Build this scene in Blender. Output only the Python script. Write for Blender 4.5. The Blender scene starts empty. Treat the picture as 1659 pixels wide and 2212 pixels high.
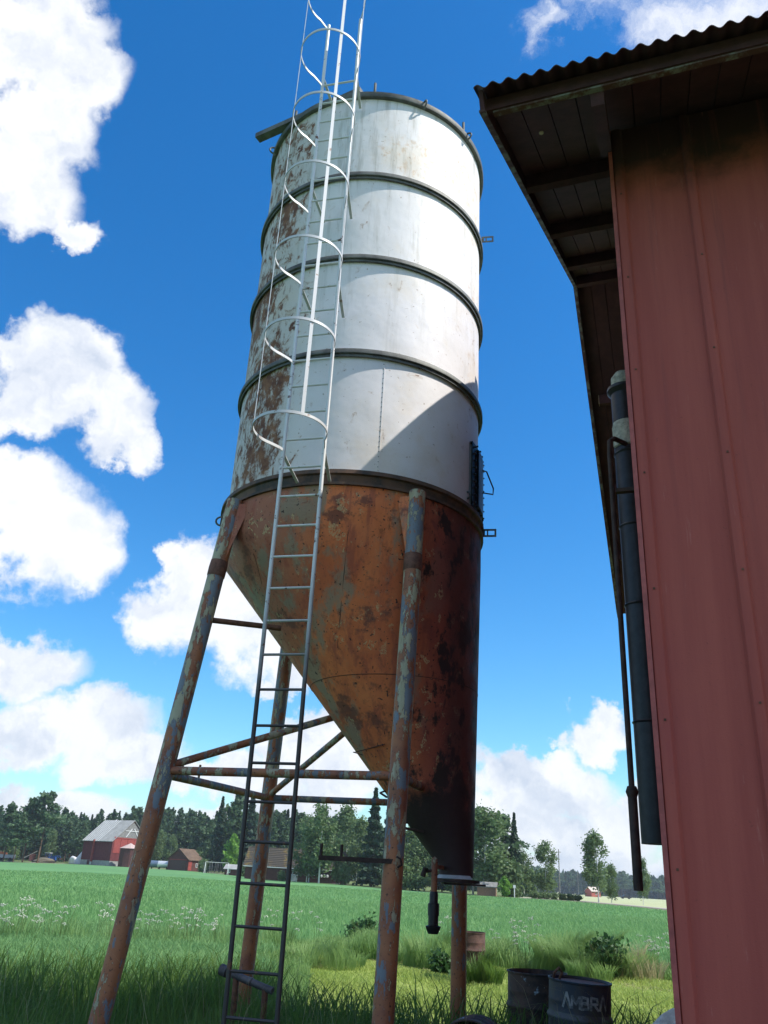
import bpy, math, random
import numpy as np
from math import sin, cos, tan, pi, radians, atan2, degrees, sqrt, hypot
from mathutils import Vector, Matrix
random.seed(7)
rng = np.random.default_rng(11)
S = bpy.context.scene
COL = S.collection

# ------------------------------------------------------------------ camera
FPX, CX, CY, EYE = 1802.0, 829.5, 1106.0, 1.7     # focal length and centre, in 1659 x 2212 picture units
PIT, ROL = radians(23.6), radians(3.13)
_F = Vector((0, cos(PIT), sin(PIT))); _U0 = Vector((0, -sin(PIT), cos(PIT))); _R0 = Vector((1, 0, 0))
_R = _R0*cos(ROL) + _U0*sin(ROL); _U = -_R0*sin(ROL) + _U0*cos(ROL)
cam = bpy.data.cameras.new('camera'); camo = bpy.data.objects.new('camera', cam); COL.objects.link(camo)
cam.sensor_fit = 'VERTICAL'; cam.sensor_height = 36; cam.sensor_width = 27; cam.lens = 36*FPX/2212
cam.clip_start = .05; cam.clip_end = 8000
m = Matrix((_R, _U, -_F)).transposed().to_4x4(); m.translation = (0, 0, EYE)
camo.matrix_world = m
S.camera = camo

def ray(x, y):
    return (_F + _R*((x-CX)/FPX) - _U*((y-CY)/FPX)).normalized()
def atD(x, y, D):
    d = ray(x, y); return Vector((0, 0, EYE)) + d*(D/hypot(d.x, d.y))

# ------------------------------------------------------------------ node helper
class NT:
    def __init__(s, tree):
        s.t = tree; s.n = tree.nodes; s.l = tree.links
    def put(s, sock, v):
        if v is None: return
        if isinstance(v, bpy.types.NodeSocket): s.l.new(v, sock)
        else:
            if isinstance(v, (tuple, list)) and len(v) == 3 and sock.type == 'RGBA': v = (*v, 1)
            sock.default_value = v
    def math(s, op, a, b=None, c=None, clamp=False):
        n = s.n.new('ShaderNodeMath'); n.operation = op; n.use_clamp = clamp
        s.put(n.inputs[0], a); s.put(n.inputs[1], b); s.put(n.inputs[2], c); return n.outputs[0]
    def vmath(s, op, a, b=None, sc=None):
        n = s.n.new('ShaderNodeVectorMath'); n.operation = op
        s.put(n.inputs[0], a); s.put(n.inputs[1], b)
        if sc is not None: s.put(n.inputs['Scale'], sc)
        return n.outputs['Value'] if op in ('LENGTH', 'DOT_PRODUCT', 'DISTANCE') else n.outputs[0]
    def noise(s, vec, scale, detail=4, rough=.55, out='Fac', dist=0, lac=2.0):
        n = s.n.new('ShaderNodeTexNoise'); s.put(n.inputs['Vector'], vec); n.inputs['Scale'].default_value = scale
        n.inputs['Detail'].default_value = detail; n.inputs['Roughness'].default_value = rough
        n.inputs['Distortion'].default_value = dist; n.inputs['Lacunarity'].default_value = lac
        return n.outputs[out]
    def voro(s, vec, scale, feat='F1', out='Distance'):
        n = s.n.new('ShaderNodeTexVoronoi'); n.feature = feat; s.put(n.inputs['Vector'], vec); n.inputs['Scale'].default_value = scale
        return n.outputs[out]
    def step(s, v, a, b, lo=0., hi=1.):
        n = s.n.new('ShaderNodeMapRange'); n.interpolation_type = 'SMOOTHSTEP'
        s.put(n.inputs[0], v); n.inputs[1].default_value = a; n.inputs[2].default_value = b
        n.inputs[3].default_value = lo; n.inputs[4].default_value = hi; return n.outputs[0]
    def mix(s, f, a, b, mode='MIX'):
        n = s.n.new('ShaderNodeMix'); n.data_type = 'RGBA'; n.blend_type = mode
        s.put(n.inputs[0], f); s.put(n.inputs[6], a); s.put(n.inputs[7], b); return n.outputs[2]
    def coord(s, which='Object'):
        return s.n.new('ShaderNodeTexCoord').outputs[which]
    def geo(s, which='Position'):
        return s.n.new('ShaderNodeNewGeometry').outputs[which]
    def map(s, v, sc=(1, 1, 1), rot=(0, 0, 0), loc=(0, 0, 0), typ='POINT'):
        n = s.n.new('ShaderNodeMapping'); n.vector_type = typ; s.put(n.inputs[0], v)
        n.inputs['Location'].default_value = loc; n.inputs['Rotation'].default_value = rot; n.inputs['Scale'].default_value = sc
        return n.outputs[0]
    def sep(s, v):
        n = s.n.new('ShaderNodeSeparateXYZ'); s.put(n.inputs[0], v); return n.outputs
    def bump(s, h, strength=.3, dist=.01):
        n = s.n.new('ShaderNodeBump'); s.put(n.inputs['Height'], h); n.inputs['Strength'].default_value = strength
        n.inputs['Distance'].default_value = dist; return n.outputs[0]
    def blob(s, v, c, r, warp=None):
        q = s.map(v, sc=r, loc=c, typ='TEXTURE')
        return s.math('SUBTRACT', 1.0, s.vmath('LENGTH', q))

MATS = {}
def mat(name, fn, rough=.7, metal=0., spec=.5):
    if name in MATS: return MATS[name]
    mt = bpy.data.materials.new(name); mt.use_nodes = True
    t = NT(mt.node_tree); b = t.n['Principled BSDF']
    b.inputs['Roughness'].default_value = rough; b.inputs['Metallic'].default_value = metal
    b.inputs['Specular IOR Level'].default_value = spec
    r = fn(t) if callable(fn) else {'Base Color': fn}
    for k, v in r.items(): t.put(b.inputs[k], v)
    MATS[name] = mt; return mt
def plain(name, c, rough=.7, metal=0., var=.25, scale=6, bump=0.):
    """one colour with uneven grime in it"""
    def fn(t):
        o = t.coord(); n = t.noise(o, scale, 5, .65); f = t.step(n, .3, .7)
        d = tuple(x*(1-var) for x in c); e = tuple(min(1, x*(1+var*.6)) for x in c)
        r = {'Base Color': t.mix(f, d, e)}
        if bump: r['Normal'] = t.bump(t.noise(o, scale*6, 4), bump, .01)
        return r
    return mat(name, fn, rough, metal)
def leafmat(name, c1, c2, trans=.35, island=True, scale=.4, rough=.6):
    if name in MATS: return MATS[name]
    mt = bpy.data.materials.new(name); mt.use_nodes = True
    t = NT(mt.node_tree); b = t.n['Principled BSDF']; out = t.n['Material Output']
    f = t.math('MULTIPLY_ADD', t.noise(t.geo(), scale, 3), 1.4, -.45)
    if island: f = t.math('MULTIPLY_ADD', t.geo('Random Per Island'), .55, f)
    oi = t.n.new('ShaderNodeObjectInfo').outputs['Random']
    f = t.math('MULTIPLY_ADD', oi, .3, t.math('SUBTRACT', f, .2), clamp=True)
    c = t.mix(f, c1, c2)
    t.put(b.inputs['Base Color'], c); b.inputs['Roughness'].default_value = rough; b.inputs['Specular IOR Level'].default_value = .35
    tr = t.n.new('ShaderNodeBsdfTranslucent'); t.put(tr.inputs[0], t.mix(.5, c, tuple(min(1, x*1.8) for x in c2)))
    mx = t.n.new('ShaderNodeMixShader'); mx.inputs[0].default_value = trans
    t.l.new(b.outputs[0], mx.inputs[1]); t.l.new(tr.outputs[0], mx.inputs[2]); t.l.new(mx.outputs[0], out.inputs[0])
    MATS[name] = mt; return mt

# ------------------------------------------------------------------ sky, sun, exposure
SUN_AZ, SUN_EL = radians(104), radians(51)
W = bpy.data.worlds.new('World'); S.world = W; W.use_nodes = True
t = NT(W.node_tree); bg = t.n['Background']
sky = t.n.new('ShaderNodeTexSky'); sky.sky_type = 'NISHITA'; sky.sun_disc = False
sky.sun_elevation = SUN_EL; sky.sun_rotation = SUN_AZ; sky.air_density = 1.1; sky.dust_density = .35; sky.ozone_density = 2.2
hs = t.n.new('ShaderNodeHueSaturation'); hs.inputs['Saturation'].default_value = 1.4; hs.inputs['Value'].default_value = .93
t.l.new(sky.outputs[0], hs.inputs['Color'])
skyc = t.mix(1.0, hs.outputs[0], (.70, .96, 1.06), 'MULTIPLY')
dirv = t.coord('Generated')
big = t.noise(dirv, 6.5, 3, .55, 'Color'); fine = t.noise(dirv, 26, 6, .66, 'Color')
warp = t.vmath('SCALE', t.vmath('SUBTRACT', big, (.5, .5, .5)), sc=.10)
warp = t.vmath('ADD', warp, t.vmath('SCALE', t.vmath('SUBTRACT', fine, (.5, .5, .5)), sc=.06))
vw = t.vmath('ADD', dirv, warp)
CLOUDS = [(50,60,200,170),(175,170,115,110),(110,280,130,130),(60,400,130,130),(140,490,75,60),
  (90,770,130,105),(190,790,90,95),(235,890,120,110),(285,975,65,70),(80,890,120,85),(150,850,100,90),
  (70,1150,175,160),(175,1180,85,110),(30,1060,130,80),
  (50,1430,150,85),(180,1560,210,85),(290,1620,180,80),(60,1590,130,70),(30,1740,90,50),
  (400,1300,140,130),(430,1230,130,90),(545,1330,160,130),(345,1215,55,60),(640,1430,90,50),
  (520,1650,120,60),(740,1630,140,115),(640,1590,80,50),(700,1560,90,60),
  (1110,1690,120,80),(1210,1700,130,80),(1100,1640,60,40),(1300,1590,80,52),(1380,1760,140,70),(1200,1800,280,60),(1040,1780,140,60),(1260,1860,260,45),(560,1760,150,50),(700,1720,120,60),
  (1650,-120,200,120)]
WISPS = [(1200,55,60,90),(1300,20,130,90),(1420,60,170,110),(1560,30,180,110),(1480,100,140,60)]
field = None; wfield = None
for (x, y, a, b) in CLOUDS+WISPS:
    c = ray(x, y); ex = ray(x+a, y)-c; ey = ray(x, y-b)-c
    la, lb = ex.length, ey.length; e1 = ex.normalized(); e2 = (ey-e1*ey.dot(e1)).normalized(); e3 = e1.cross(e2)
    rot = Matrix((e1, e2, e3)).transposed().to_euler('XYZ')
    v = t.blob(vw, tuple(c), (la*1.0, lb*1.0, .4)); v.node.inputs[1]
    mp = v.node.inputs[1].links[0].from_node.inputs[0].links[0].from_node
    mp.inputs['Rotation'].default_value = rot
    if (x, y, a, b) in WISPS: wfield = v if wfield is None else t.math('SMOOTH_MAX', wfield, v, .12)
    else: field = v if field is None else t.math('SMOOTH_MAX', field, v, .12)
sz = t.sep(dirv)
# low layers of cloud along the whole horizon, and loose cumulus in the part of the sky that the picture does not show
flat = t.map(dirv, sc=(1, 1, 3.2))
low = t.math('MULTIPLY', t.step(sz[2], .15, .02), t.math('SUBTRACT', t.noise(flat, 6, 6, .6), .42))
lowm = t.step(sz[2], .15, .02); low = t.math('SUBTRACT', t.math('MULTIPLY', low, 2.6), t.math('SUBTRACT', 1.0, lowm))
away = t.step(t.vmath('DOT_PRODUCT', dirv, tuple(_F)), .80, .55)
rest = t.math('MULTIPLY', away, t.math('MULTIPLY', t.math('SUBTRACT', t.noise(vw, 3.2, 3, .5), .50), 4.0)); rest = t.math('SUBTRACT', rest, t.math('SUBTRACT', 1.0, away))
field = t.math('MAXIMUM', field, t.math('MAXIMUM', low, rest))
n1 = t.noise(dirv, 13, 7, .6); sd = Vector((sin(SUN_AZ)*cos(SUN_EL), cos(SUN_AZ)*cos(SUN_EL), sin(SUN_EL)))
near = t.step(field, -.28, .10)
dens = t.math('ADD', field, t.math('MULTIPLY', t.math('MULTIPLY', t.math('SUBTRACT', n1, .5), 1.35), near))
wisp = t.noise(dirv, 5, 2, .5); alpha = t.math('POWER', t.step(t.math('ADD', dens, t.math('MULTIPLY', t.math('SUBTRACT', wisp, .5), .25)), -.05, .36), .85)
wn = t.noise(vw, 7, 8, .68)
walpha = t.math('MULTIPLY', t.step(t.math('ADD', wfield, t.math('MULTIPLY', t.math('SUBTRACT', wn, .5), 3.2)), -.15, 1.15), t.step(wfield, -.25, .15, 0, .88))
alpha = t.math('MAXIMUM', alpha, walpha)
n2 = t.noise(t.vmath('ADD', vw, tuple(sd*.030)), 8, 6, .55); n3 = t.noise(vw, 8, 6, .55)
rel = t.math('MULTIPLY', t.math('SUBTRACT', n3, n2), 3.2)
soft = t.step(t.noise(flat, 4.5, 4, .5), .35, .7)
lowshade = t.math('MULTIPLY', t.step(sz[2], .42, .05), t.math('MULTIPLY', soft, .30))
sh = t.math('ADD', t.math('SUBTRACT', .92, lowshade), rel, clamp=True)
cloudc = t.mix(sh, (2.6, 3.1, 4.0), (5.2, 5.3, 5.5))
veil = t.math('ADD', t.math('MULTIPLY', t.step(sz[2], .14, .0), .25), t.math('MULTIPLY', t.step(sz[2], .04, -.01), .45))
skyc = t.mix(veil, skyc, (2.9, 3.8, 5.0))
final = t.mix(t.math('MULTIPLY', alpha, .97), skyc, cloudc)
t.l.new(final, bg.inputs['Color']); bg.inputs['Strength'].default_value = .13
W.cycles.sampling_method = 'MANUAL'; W.cycles.sample_map_resolution = 512
sun = bpy.data.lights.new('sun', 'SUN'); sun.energy = 3.7; sun.angle = radians(.53); sun.color = (1, .95, .87)
suno = bpy.data.objects.new('sun', sun); COL.objects.link(suno); suno.rotation_euler = sd.to_track_quat('Z', 'Y').to_euler(); suno.location = (20, -5, 30)
S.view_settings.view_transform = 'Standard'; S.view_settings.look = 'None'
S.view_settings.exposure = .65; S.view_settings.gamma = 1; S.view_settings.use_curve_mapping = False
S.render.engine = 'CYCLES'
S.cycles.max_bounces = 6; S.cycles.diffuse_bounces = 3; S.cycles.glossy_bounces = 2; S.cycles.transmission_bounces = 3
S.cycles.use_denoising = True

# ------------------------------------------------------------------ mesh helpers
def V(*a): return Vector(a)
class MB:
    def __init__(s): s.v = []; s.f = []
    def add(s, vs, fs):
        o = len(s.v); s.v += [tuple(p) for p in vs]; s.f += [tuple(i+o for i in f) for f in fs]; return s
    def box(s, c, size, ax=None):
        """ax: three unit vectors"""
        a, b, d = ax if ax else (V(1, 0, 0), V(0, 1, 0), V(0, 0, 1)); c = Vector(c); h = [x/2 for x in size]
        vs = [c+a*(i*h[0])+b*(j*h[1])+d*(k*h[2]) for k in (-1, 1) for j in (-1, 1) for i in (-1, 1)]
        return s.add(vs, [(0, 2, 3, 1), (4, 5, 7, 6), (0, 1, 5, 4), (2, 6, 7, 3), (0, 4, 6, 2), (1, 3, 7, 5)])
    def bar(s, p, q, w, h, up=V(0, 0, 1)):
        p = Vector(p); q = Vector(q); a = (q-p).normalized(); b = up.cross(a)
        if b.length < 1e-4: b = V(1, 0, 0).cross(a)
        b.normalize(); d = a.cross(b); return s.box((p+q)/2, ((q-p).length, w, h), (a, b, d))
    def path(s, pts, r, n=8, cap=True, closed=False):
        pts = [Vector(p) for p in pts]; m = len(pts); rs = r if isinstance(r, (list, tuple)) else [r]*m
        o = len(s.v); prev = None
        for i, p in enumerate(pts):
            if closed: d = pts[(i+1) % m]-pts[i-1]
            else: d = pts[min(i+1, m-1)]-pts[max(i-1, 0)]
            d.normalize()
            if prev is None:
                u = d.cross(V(0, 0, 1)); u = u if u.length > .05 else d.cross(V(1, 0, 0))
            else: u = prev-d*prev.dot(d)
            u.normalize(); prev = u; w = d.cross(u)
            for k in range(n):
                a = 2*pi*k/n; s.v.append(tuple(p+(u*cos(a)+w*sin(a))*rs[i]))
        for i in range(m if closed else m-1):
            j = (i+1) % m
            for k in range(n):
                k2 = (k+1) % n; s.f.append((o+i*n+k, o+i*n+k2, o+j*n+k2, o+j*n+k))
        if cap and not closed:
            s.f.append(tuple(o+k for k in range(n))[::-1]); s.f.append(tuple(o+(m-1)*n+k for k in range(n)))
        return s
    def lathe(s, prof, c=(0, 0, 0), n=32, closed=False, a0=0, a1=2*pi):
        """prof: list of (r, z) ; closed joins last profile point to the first"""
        o = len(s.v); m = len(prof); full = abs(a1-a0-2*pi) < 1e-6; N = n if full else n+1
        for i in range(N):
            a = a0+(a1-a0)*i/n
            for r, z in prof: s.v.append((c[0]+r*cos(a), c[1]+r*sin(a), c[2]+z))
        for i in range(n):
            i2 = (i+1) % N
            for k in range(m if closed else m-1):
                k2 = (k+1) % m; s.f.append((o+i*m+k, o+i2*m+k, o+i2*m+k2, o+i*m+k2))
        return s
    def build(s, name, mt, parent=None, off=None, smooth=False, kind=None, crease=True):
        me = bpy.data.meshes.new(name)
        if off is not None:
            ox, oy, oz = off; s.v = [(x-ox, y-oy, z-oz) for x, y, z in s.v]
        me.from_pydata(s.v, [], s.f); me.materials.append(mt)
        if smooth:
            me.polygons.foreach_set('use_smooth', [True]*len(me.polygons))
            me.set_sharp_from_angle(angle=radians(38))
        me.update()
        return link(name, me, parent, kind)
def link(name, me, parent=None, kind=None):
    o = bpy.data.objects.new(name, me); COL.objects.link(o); o.parent = parent
    if kind: o['kind'] = kind
    return o
def tag(o, label, cat=None, group=None):
    o['label'] = label
    if cat: o['category'] = cat
    if group: o['group'] = group
    return o
def thing(name, label, cat, loc=(0, 0, 0), rz=0, group=None):
    o = bpy.data.objects.new(name, None); COL.objects.link(o); o.location = loc; o.rotation_euler = (0, 0, rz)
    o.empty_display_size = .2
    return tag(o, label, cat, group)
KIDS = {}
def copy_tree(o, parent=None):
    c = o.copy(); COL.objects.link(c)
    if parent is not None: c.parent = parent
    for ch in [x for x in KIDS.get(o.name, o.children)]: copy_tree(ch, c)
    return c
def npmesh(name, verts, loops, starts, mt):
    me = bpy.data.meshes.new(name)
    me.vertices.add(len(verts)); me.vertices.foreach_set('co', np.ascontiguousarray(verts, dtype=np.float32).ravel())
    me.loops.add(len(loops)); me.loops.foreach_set('vertex_index', np.ascontiguousarray(loops, dtype=np.int32))
    me.polygons.add(len(starts)); me.polygons.foreach_set('loop_start', np.ascontiguousarray(starts, dtype=np.int32))
    me.update(calc_edges=True); me.validate(); me.materials.append(mt); return me

# ------------------------------------------------------------------ terrain
TER = [(-180,200,0,500,0),(-60,260,.2,340,1),(-21.8,260,.25,340,1.2),(-16.9,260,.72,330,1.3),(-11.1,230,.65,320,1.3),(-7,205,.15,300,1.0),
       (-2.5,160,.1,240,.5),(1.9,144,0,220,.2),(6.5,124,0,200,-.3),(9,125,0,600,-2.5),(11.3,127,0,1000,-5),(18.6,97,0,1000,-5),(60,90,0,1000,-5),(180,200,0,500,0)]
def ter_row(az):
    for a, b in zip(TER, TER[1:]):
        if a[0] <= az <= b[0]:
            u = (az-a[0])/(b[0]-a[0]); return [x+(y-x)*u for x, y in zip(a[1:], b[1:])]
    return TER[0][1:]
def zt(az, D):
    De, ze, Df, zf = ter_row(az)
    if D < 30: return 0.
    if D < De:
        u = (D-30)/(De-30); return ze*u*u*(3-2*u)
    if D < Df: return ze+(zf-ze)*(D-De)/(Df-De)
    return zf+(D-Df)/(3500-Df)*(-9-zf)
def ground(x, y): return zt(degrees(atan2(x, y)), hypot(x, y))
def pol(az, D, z=None):
    a = radians(az); return Vector((D*sin(a), D*cos(a), zt(az, D) if z is None else z))
def px_az(x, y=1880):
    d = ray(x, y); return degrees(atan2(d.x, d.y))
def gp(x, D, dz=0):
    """ground point at picture column x (near the horizon) and distance D"""
    az = px_az(x, 1850+.0547*x); p = pol(az, D); p.z += dz; return p
def band(name, az0, az1, r0, r1, mt, steps=None, dz=0, step=1.0):
    n = max(2, int((az1-az0)/step)); azs = [az0+(az1-az0)*i/n for i in range(n+1)]
    f0 = r0 if callable(r0) else (lambda a: r0); f1 = r1 if callable(r1) else (lambda a: r1)
    k = steps or 12; mb = MB()
    for a in azs:
        A, B = f0(a), f1(a)
        for j in range(k+1):
            D = A*(B/A)**(j/k) if A > 0 else B*j/k
            p = pol(a, D); mb.v.append((p.x, p.y, p.z+dz))
    for i in range(n):
        for j in range(k):
            mb.f.append((i*(k+1)+j, i*(k+1)+j+1, (i+1)*(k+1)+j+1, (i+1)*(k+1)+j))
    return mb.build(name, mt, smooth=True, kind='structure')
def edge(a): return ter_row(a)[0]
def soil(name, c1, c2, c3, s1=.6, s2=8, rough=.95):
    def fn(t):
        p = t.geo(); a = t.step(t.noise(p, s1, 5, .6), .35, .65); b = t.step(t.noise(p, s2, 4, .7), .35, .7)
        return {'Base Color': t.mix(t.math('MULTIPLY', b, .6), t.mix(a, c1, c2), c3), 'Normal': t.bump(t.noise(p, s2*3, 3), .5, .05)}
    return mat(name, fn, rough, 0, .2)
m_rough = soil('rough_ground', (.030, .045, .014), (.045, .07, .02), (.05, .045, .025))
m_lawn = soil('lawn', (.22, .30, .055), (.30, .38, .085), (.38, .38, .15), .5, 12)
def cropfn(t):
    p = t.geo(); a = t.step(t.noise(p, .05, 4, .6), .35, .65); b = t.noise(t.map(p, sc=(1, 1, .1)), 3.5, 5, .75)
    c = t.mix(a, (.115, .255, .092), (.15, .31, .11)); c = t.mix(t.step(b, .35, .7, 0, .55), c, (.06, .19, .07))
    return {'Base Color': c, 'Normal': t.bump(b, .6, .15)}
m_crop = mat('crop_canopy', cropfn, .8, 0, .2)
m_verge = soil('verge', (.11, .16, .05), (.20, .22, .09), (.09, .15, .04), .15, 2)
m_gravel = soil('gravel', (.36, .34, .31), (.30, .28, .25), (.42, .40, .37), .2, 6)
m_dirt = soil('ploughed_earth', (.17, .13, .105), (.21, .165, .13), (.12, .095, .08), .3, 3)
m_meadow = soil('pale_meadow', (.42, .44, .24), (.50, .50, .31), (.30, .36, .15), .03, .6)
def rr(a):
    u = min(1, max(0, (a+6)/3.)); return 12.2-u*2.2
def rl(a):
    u = min(1, max(0, (a+7)/3.)); return rr(a)+.05+u*11.8
band('rough_ground', -180, 180, 0, rr, m_rough, 4, step=2)
band('lawn', -180, 180, rr, rl, m_lawn, 4, step=1)
band('crop_field', -180, 180, rl, edge, m_crop, 16, step=1)
band('field_verge', -60, -1, edge, lambda a: edge(a)+8, m_verge, 2)
band('gravel_road', -60, -1, lambda a: edge(a)+8, lambda a: edge(a)+12, m_gravel, 2)
band('yard_grass', -60, -1, lambda a: edge(a)+12, 3500, m_verge, 14)
band('tree_meadow', -1, 9.6, edge, 3500, m_verge, 14, step=.5)
band('ploughed_strip', 9.6, 60, edge, lambda a: edge(a)*(1+.17*min(1, (a-9.6)/1.5)), m_dirt, 3, step=.5)
band('road', 9.6, 60, lambda a: edge(a)*(1+.17*min(1, (a-9.6)/1.5)), lambda a: edge(a)*(1.07+.17*min(1, (a-9.6)/1.5)), m_gravel, 3, step=.5)
band('pale_meadow', 9.6, 60, lambda a: edge(a)*(1.07+.17*min(1, (a-9.6)/1.5)), 3500, m_meadow, 16, step=.5)
band('far_ground', 60, 180, edge, 3500, m_verge, 8, step=5); band('far_ground', -180, -60, edge, 3500, m_verge, 8, step=5)

# ------------------------------------------------------------------ painted and rusty metal
def rustpaint(seedv, flake=.5, z0=None):
    """rust brown pipe with flaking blue and cream paint; more of it high up when z0 is given"""
    def fn(t):
        o = t.vmath('ADD', t.coord(), (seedv, seedv*.7, 0)); st = t.map(o, sc=(1, 1, .33)); z = t.sep(t.coord())[2]
        base = t.mix(t.step(t.noise(o, 3.5, 5, .6), .35, .68), (.40, .155, .065), (.24, .085, .05))
        base = t.mix(t.step(t.noise(o, 40, 3, .6), .58, .72), base, (.07, .03, .02))
        up = t.step(z, -.5, 3.6, -.11, .012) if z0 is None else z0
        a = t.math('ADD', t.noise(st, 8, 7, .68), up); b = t.math('ADD', t.noise(t.vmath('ADD', st, (7, 3, 1)), 10, 8, .70), up)
        fa = t.step(a, .555-.05*flake, .57-.05*flake); fb = t.step(b, .565-.05*flake, .577-.05*flake)
        c = t.mix(fa, base, t.mix(t.noise(o, 9, 4), (.12, .16, .22), (.22, .25, .27)))
        c = t.mix(fb, c, t.mix(t.noise(o, 14, 4), (.34, .32, .19), (.48, .45, .33)))
        rim = t.step(t.math('ABSOLUTE', t.math('SUBTRACT', b, .565-.05*flake)), .012, .002); c = t.mix(t.math('MULTIPLY', rim, .7), c, (.10, .05, .035))
        c = t.mix(t.step(t.noise(t.map(o, sc=(1, 1, .08)), 16, 5, .7), .52, .68, 0, .45), c, (.22, .11, .07))
        h = t.math('ADD', t.math('ADD', fa, fb), t.math('MULTIPLY', t.noise(o, 60, 3), .4))
        return {'Base Color': c, 'Normal': t.bump(h, .5, .004)}
    return fn
m_leg = mat('flaking_leg_paint', rustpaint(0, .9), .6)
m_brace = mat('flaking_brace_paint', rustpaint(4, .7), .6)
m_rustpipe = plain('rusty_steel', (.16, .07, .04), .75, .1, .5, 14, .3)
m_collar = plain('dark_collar_steel', (.17, .075, .05), .7, .1, .4, 18, .3)

def shellfn(t):
    o = t.coord(); s = t.sep(o)
    # object frame: z from ground, x right, y away; rust on the left flank, pale elsewhere
    hz = t.map(o, sc=(1, 1, .8)); sl = t.map(o, sc=(2.2, 2.2, 1), rot=(0, 0, .3))
    n = t.noise(t.map(o, sc=(1.0, 1.0, .8)), 7, 8, .68, dist=.6); nb = t.noise(hz, 2.2, 5, .6)
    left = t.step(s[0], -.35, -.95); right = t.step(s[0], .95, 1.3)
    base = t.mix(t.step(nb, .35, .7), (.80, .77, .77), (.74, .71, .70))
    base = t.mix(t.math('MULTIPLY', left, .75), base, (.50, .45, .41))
    base = t.mix(t.step(t.noise(o, 1.3, 6, .7), .50, .70, 0, .40), base, (.70, .60, .47))
    amt = t.math('ADD', t.math('MULTIPLY', left, .16), t.math('MULTIPLY', right, .05))
    r1 = t.step(t.math('ADD', n, amt), .66, .74)
    streak = t.noise(t.map(o, sc=(3, 3, .9), rot=(.5, .3, 0)), 5, 6, .7)
    r2 = t.math('MULTIPLY', t.step(t.math('ADD', streak, amt), .68, .80), .85)
    rust = t.math('MAXIMUM', r1, r2)
    wob = t.vmath('ADD', o, t.vmath('SCALE', t.vmath('SUBTRACT', t.noise(o, 6, 5, .7, 'Color'), (.5, .5, .5)), sc=.5))
    for c, r in [((-1.20, -.55, 7.55), (.30, .55, .55)), ((-.98, -.92, 6.35), (.34, .45, .62)), ((-.95, -.95, 5.62), (.28, .4, .45)), ((-1.0, -.9, 8.55), (.22, .35, .40))]:
        rust = t.math('MAXIMUM', rust, t.math('MULTIPLY', t.step(t.blob(wob, c, r), .02, .20), t.step(t.noise(t.map(o, sc=(1, 1, .5)), 9, 6, .72), .38, .52)))
    rc = t.mix(t.step(t.noise(o, 9, 5, .6), .3, .7), (.12, .050, .038), (.27, .125, .065))
    c = t.mix(rust, base, rc)
    fl = t.noise(t.map(o, sc=(1, 1, .7), rot=(0, .5, 0)), 10, 8, .74)
    for cc, r in [((.85, -1.05, 9.55), (.55, .5, .55)), ((1.22, -.5, 9.3), (.3, .5, .8)), ((.35, -1.3, 9.25), (.5, .4, .35)), ((1.25, -.45, 8.0), (.18, .5, .6)), ((1.25, -.45, 6.8), (.16, .5, .5))]:
        k_ = t.math('MULTIPLY', t.step(t.blob(wob, cc, r), .0, .5), t.step(fl, .50, .62)); c = t.mix(t.math('MULTIPLY', k_, .75), c, (.55, .36, .22))
        c = t.mix(t.step(t.blob(wob, cc, r), -.1, .8, 0, .45), c, (.74, .62, .46))
    halo = t.step(t.math('ADD', n, amt), .60, .70, 0, .35)
    c = t.mix(t.math('MULTIPLY', halo, t.math('SUBTRACT', 1, rust)), c, (.42, .29, .17))
    for zr in (10.1, 8.87, 7.70, 6.50):   # dirt that ran from the flanges
        d = t.math('MULTIPLY', t.step(s[2], zr-.16, zr-.02), t.step(t.noise(t.map(o, sc=(1, 1, .1)), 8, 4, .7), .50, .70, 0, .22))
        c = t.mix(d, c, (.33, .31, .25))
    c = t.mix(t.step(t.noise(o, 26, 2, .5), .70, .74, 0, .6), c, (.25, .17, .1))
    h = t.math('ADD', t.math('MULTIPLY', t.noise(o, 2.4, 3), 1.0), t.math('MULTIPLY', rust, -.06))
    return {'Base Color': c, 'Roughness': t.mix(rust, (.55,)*3, (.85,)*3), 'Normal': t.bump(h, .35, .03)}
m_shell = mat('weathered_white_sheet', shellfn, .6, 0, .35)
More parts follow.
